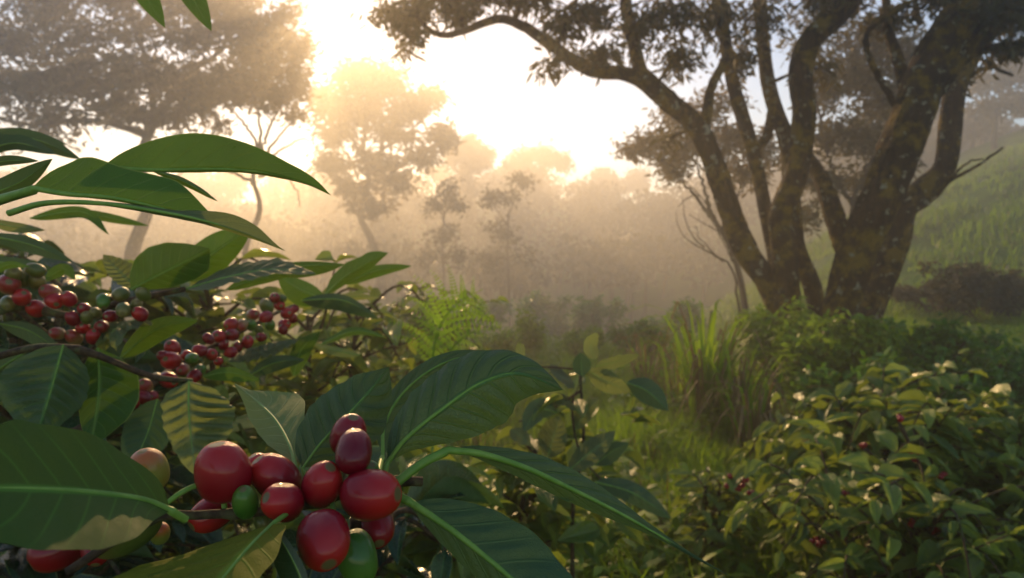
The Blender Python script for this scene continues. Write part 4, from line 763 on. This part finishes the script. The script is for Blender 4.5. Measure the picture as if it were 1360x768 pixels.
K2 = [(365, 396, 7.5, 'dark'), (375, 396, 5, 'olive'), (354, 407, 9, 'olive'), (371, 405, 8, 'red'), (336, 418, 8.5, 'blush'), (353, 421, 8.5, 'red'), (381, 416, 8.5, 'red'), (391, 411, 5.5, 'red'), (389, 423, 6.5, 'dark'), (378, 431, 8, 'red'), (334, 432, 7, 'green'), (359, 432, 7, 'green'), (344, 438, 6, 'olive'), (376, 438, 6.5, 'dark'), (347, 448, 7, 'dark'), (329, 454, 8.5, 'red'), (307, 431, 9.5, 'red'), (321, 432, 8, 'blush'), (308, 445, 9, 'dark'), (291, 447, 9.5, 'red'), (277, 450, 7.5, 'dark'), (297, 458, 7, 'dark'), (306, 468, 8, 'red'), (316, 461, 7, 'dark'), (265, 466, 9, 'red'), (281, 471, 8.5, 'red'), (290, 480, 6.5, 'red'), (229, 463, 11, 'red'), (227, 479, 13, 'red'), (217, 473, 8, 'dark'), (249, 473, 8, 'red'), (255, 476, 8, 'green'), (243, 491, 9, 'blush'), (266, 491, 8, 'green'), (258, 500, 9, 'red'), (224, 505, 12, 'red'), (208, 503, 9, 'olive'), (192, 514, 11, 'blush'), (178, 536, 8, 'dark'), (191, 528, 10, 'dark'), (202, 527, 9, 'dark')]
for x, y, r, kd in K2: cherry(bc, x, y, np.interp(x, [180, 240, 390], [.60, .66, .93]) + rng.normal() * .008, r, kd, (rng.normal() * .5, .3 + rng.normal() * .4, .7))
# leaves hanging in at the top edge
g = P(225, -260, .55); Op = thing('leafy_twig', g, 'twig with two green leaf tips hanging in from above', 'leafy twig')
bo = stick(Op, 'twig', [(225, -260, .55), (215, -160, .55), (205, -80, .54)], .004, .002)
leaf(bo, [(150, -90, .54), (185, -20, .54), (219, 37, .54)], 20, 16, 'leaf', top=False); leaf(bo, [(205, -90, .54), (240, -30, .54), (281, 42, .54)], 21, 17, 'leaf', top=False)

# ------------------------------------------------------------------ the coffee plant in front: ripe cherries and large leaves
g = np.array([-.10, .34, float(gz(-.10, .34))]); Hp = thing('coffee_plant', g, 'coffee plant closest to the viewer with a cluster of large ripe cherries', 'coffee plant', 'coffee plants')
stem = MB(); s = spline([g] + px3([(470, 1500, .32), (470, 900, .26), (480, 690, .235)]), 24); tube(stem, s, np.linspace(.010, .004, 24), 9, rough=.05); stem.build('stem', M['twig'], Hp)
hb = stick(Hp, 'branch', [(560, 640, .238), (500, 640, .232), (420, 668, .226), (340, 680, .222), (270, 684, .22), (200, 690, .21), (90, 760, .20)], .0019, .0013, rough=.09)
stick(Hp, 'branch', [(222, 668, .212), (240, 655, .214), (262, 645, .218), (300, 640, .222)], .0009, .0009, 'petiole', knots=False)
HL = [
 ([(393, 622, .238), (385, 592, .25), (366, 558, .268), (340, 532, .284), (311, 509, .298)], [(0, 0), (.1, 10), (.3, 24), (.5, 28), (.7, 22), (.88, 8), (1, 0)], [(0, 0), (.1, 8), (.3, 28), (.5, 44), (.62, 44), (.72, 26), (.85, 6), (1, 0)], 'leaf_sun_tint', dict(upn=(-.5, .1, 1), flat='R', aL=.2, corr=.02, pet=[(398, 650, .235)], label='leaf with painted sunlit yellow, folded along its midrib')),
 ([(402, 622, .240), (425, 590, .246), (455, 558, .254), (490, 520, .264), (517, 487, .268)], [(0, 0), (.06, 18), (.2, 36), (.4, 44), (.6, 42), (.8, 28), (.93, 9), (1, 0)], [(0, 0), (.06, 12), (.2, 30), (.4, 50), (.6, 52), (.8, 34), (.93, 12), (1, 0)], 'leaf_veined', dict(aL=.4, aR=.1, corr=.10, wave=.04, pet=[(410, 655, .236)], veins=7.)),
 ([(508, 606, .330), (512, 560, .338), (545, 512, .346), (600, 478, .354), (668, 470, .358)], [(0, 0), (.1, 8), (.3, 14), (.6, 14), (.8, 9), (1, 0)], 30, 'leaf_veined', dict(aL=.4, aR=.3, corr=.08, pet=[(500, 640, .25)])),
 ([(514, 616, .240), (540, 582, .240), (592, 540, .242), (640, 508, .245), (690, 496, .248), (748, 518, .250)], [(0, 0), (.06, 14), (.15, 30), (.3, 44), (.45, 48), (.6, 44), (.72, 33), (.82, 22), (.92, 12), (1, 0)], [(0, 0), (.06, 8), (.15, 22), (.3, 44), (.45, 60), (.6, 64), (.72, 54), (.82, 36), (.92, 14), (1, 0)], 'leaf_veined', dict(aL=.55, aR=.25, corr=.085, curl=.5, wave=.03, pet=[(506, 645, .237)], rib=1.1, label='largest dark glossy leaf with a light green midrib')),
 ([(596, 598, .236), (640, 603, .240), (700, 622, .246), (760, 650, .252), (820, 680, .256), (870, 708, .258), (920, 738, .258), (978, 770, .256)], [(0, 0), (.05, 7), (.15, 14), (.3, 24), (.42, 24), (.55, 17), (.68, 8), (.8, 3), (1, 0)], [(0, 0), (.05, 4), (.15, 12), (.3, 17), (.42, 18), (.55, 14), (.68, 7), (.8, 3), (1, 0)], 'leaf_veined', dict(aL=.5, aR=.5, corr=.07, pet=[(528, 640, .23), (560, 616, .233)], rib=1.0, label='long narrow leaf ending in a drawn out tip')),
 ([(545, 667, .230), (600, 704, .224), (660, 752, .218), (740, 820, .212), (850, 900, .208)], [(0, 0), (.03, 10), (.1, 30), (.25, 54), (.45, 66), (.7, 50), (.9, 18), (1, 0)], [(0, 0), (.05, 10), (.15, 20), (.3, 28), (.6, 30), (.85, 14), (1, 0)], 'leaf_dark', dict(aL=.35, aR=.5, corr=.06, wave=.03, pet=[(520, 655, .232)], rib=1.3)),
 ([(362, 696, .205), (330, 728, .192), (285, 782, .178), (230, 850, .165), (150, 960, .15)], [(0, 0), (.05, 14), (.15, 20), (.3, 34), (.6, 40), (1, 0)], [(0, 0), (.04, 30), (.12, 66), (.25, 112), (.45, 140), (.7, 110), (1, 0)], 'leaf_sun_gold', dict(upn=(-.25, .22, 1), corr=.02, wave=.03, pet=[(395, 672, .218)], label='leaf close to the viewer with painted sunlit yellow green')),
 ([(408, 800, .17), (396, 760, .185), (372, 715, .198), (355, 698, .205)], 26, 10, 'leaf_dark', dict(aL=.5, aR=.4)),
 ([(226, 678, .185), (190, 664, .178), (130, 655, .168), (60, 650, .158), (-30, 650, .148), (-140, 665, .14)], [(0, 0), (.05, 8), (.15, 22), (.3, 50), (.5, 66), (.65, 76), (.85, 50), (1, 0)], [(0, 0), (.05, 20), (.15, 42), (.3, 68), (.5, 86), (.65, 96), (.85, 60), (1, 0)], 'leaf_soft', dict(upn=(-.1, -.8, 1), flat='L', aR=.6, corr=.01, pet=[(246, 690, .19)], rib=1.5, label='large olive green leaf reaching in from the left edge')),
]
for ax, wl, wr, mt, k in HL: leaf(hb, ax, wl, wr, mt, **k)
HC = [(296, 627, .222, 37, 'red', (-.1, .9, .2), 1.), (366, 634, .232, 29, 'red', (-.55, .75, .35), 1.12), (345, 624, .243, 20, 'red', (-.3, .8, .2), 1.), (375, 667, .216, 26.5, 'red', (-.5, .45, .75), 1.), (428, 643, .224, 28, 'red', (.45, .8, .4), 1.05),
      (470, 599, .226, 25, 'dark', (-.05, .55, -.6), 1.1), (463, 578, .238, 25, 'dark', (.25, .75, .3), 1.), (493, 657, .220, 36, 'red', (.9, .12, .35), 1.05), (500, 700, .236, 26, 'dark', (.2, -.3, .6), 1.), (430, 717, .206, 36, 'red', (.35, -.45, .72), 1.05),
      (474, 740, .222, 28, 'green', (.3, -.9, .2), 1.05), (326, 667, .219, 18, 'green', (.05, .85, .5), 1.08), (281, 682, .228, 24, 'red', (-.5, -.3, .6), 1.1), (197, 625, .222, 27, 'orange', (-.1, .9, .3), 1.), (168, 702, .214, 34, 'olive', (-.5, -.3, .3), 1.08),
      (78, 728, .232, 30, 'dark', (-.5, -.3, .5), 1.), (350, 690, .226, 14, 'olive', (.3, -.5, .6), 1.), (488, 628, .242, 16, 'green', (.4, .6, .5), 1.), (212, 708, .228, 14, 'orange', (.2, .8, .4), 1.), (128, 728, .228, 20, 'dark', (.2, -.5, .4), 1.)]
for x, y, d, r, kd, ax, el in HC: cherry(hb, x, y, d, r, kd, ax, el)
for a, b in [((296, 660, .224), (300, 684, .222)), ((378, 690, .22), (384, 676, .226)), ((430, 668, .226), (426, 672, .227)), ((478, 628, .23), (470, 650, .23)), ((197, 650, .22), (206, 688, .212)), ((445, 690, .215), (440, 662, .226))]:
    stick(hb, 'stalk', [a, b], .0009, .0009, 'petiole', knots=False)

# ------------------------------------------------------------------ morning mist
bm_v = np.array([(x, y, z) for x in (-175, 175) for y in (-25, 205) for z in (-13.5, 13.8)], float)
hm = bpy.data.materials.new('mist'); hm.use_nodes = True; t = hm.node_tree; t.nodes.clear(); om = t.nodes.new('ShaderNodeOutputMaterial'); pv = t.nodes.new('ShaderNodeVolumePrincipled')
pv.inputs['Color'].default_value = (.97, .95, .91, 1); pv.inputs['Density'].default_value = HAZE_DENSITY; pv.inputs['Anisotropy'].default_value = HAZE_ANISO
t.links.new(pv.outputs[0], om.inputs['Volume'])
hz = link('haze', npmesh('haze', bm_v, [np.array([[0, 1, 3, 2], [4, 6, 7, 5], [0, 4, 5, 1], [2, 3, 7, 6], [0, 2, 6, 4], [1, 5, 7, 3]])], hm, smooth=False))
tag(hz, 'golden morning mist filling the valley', 'haze', kind='stuff')
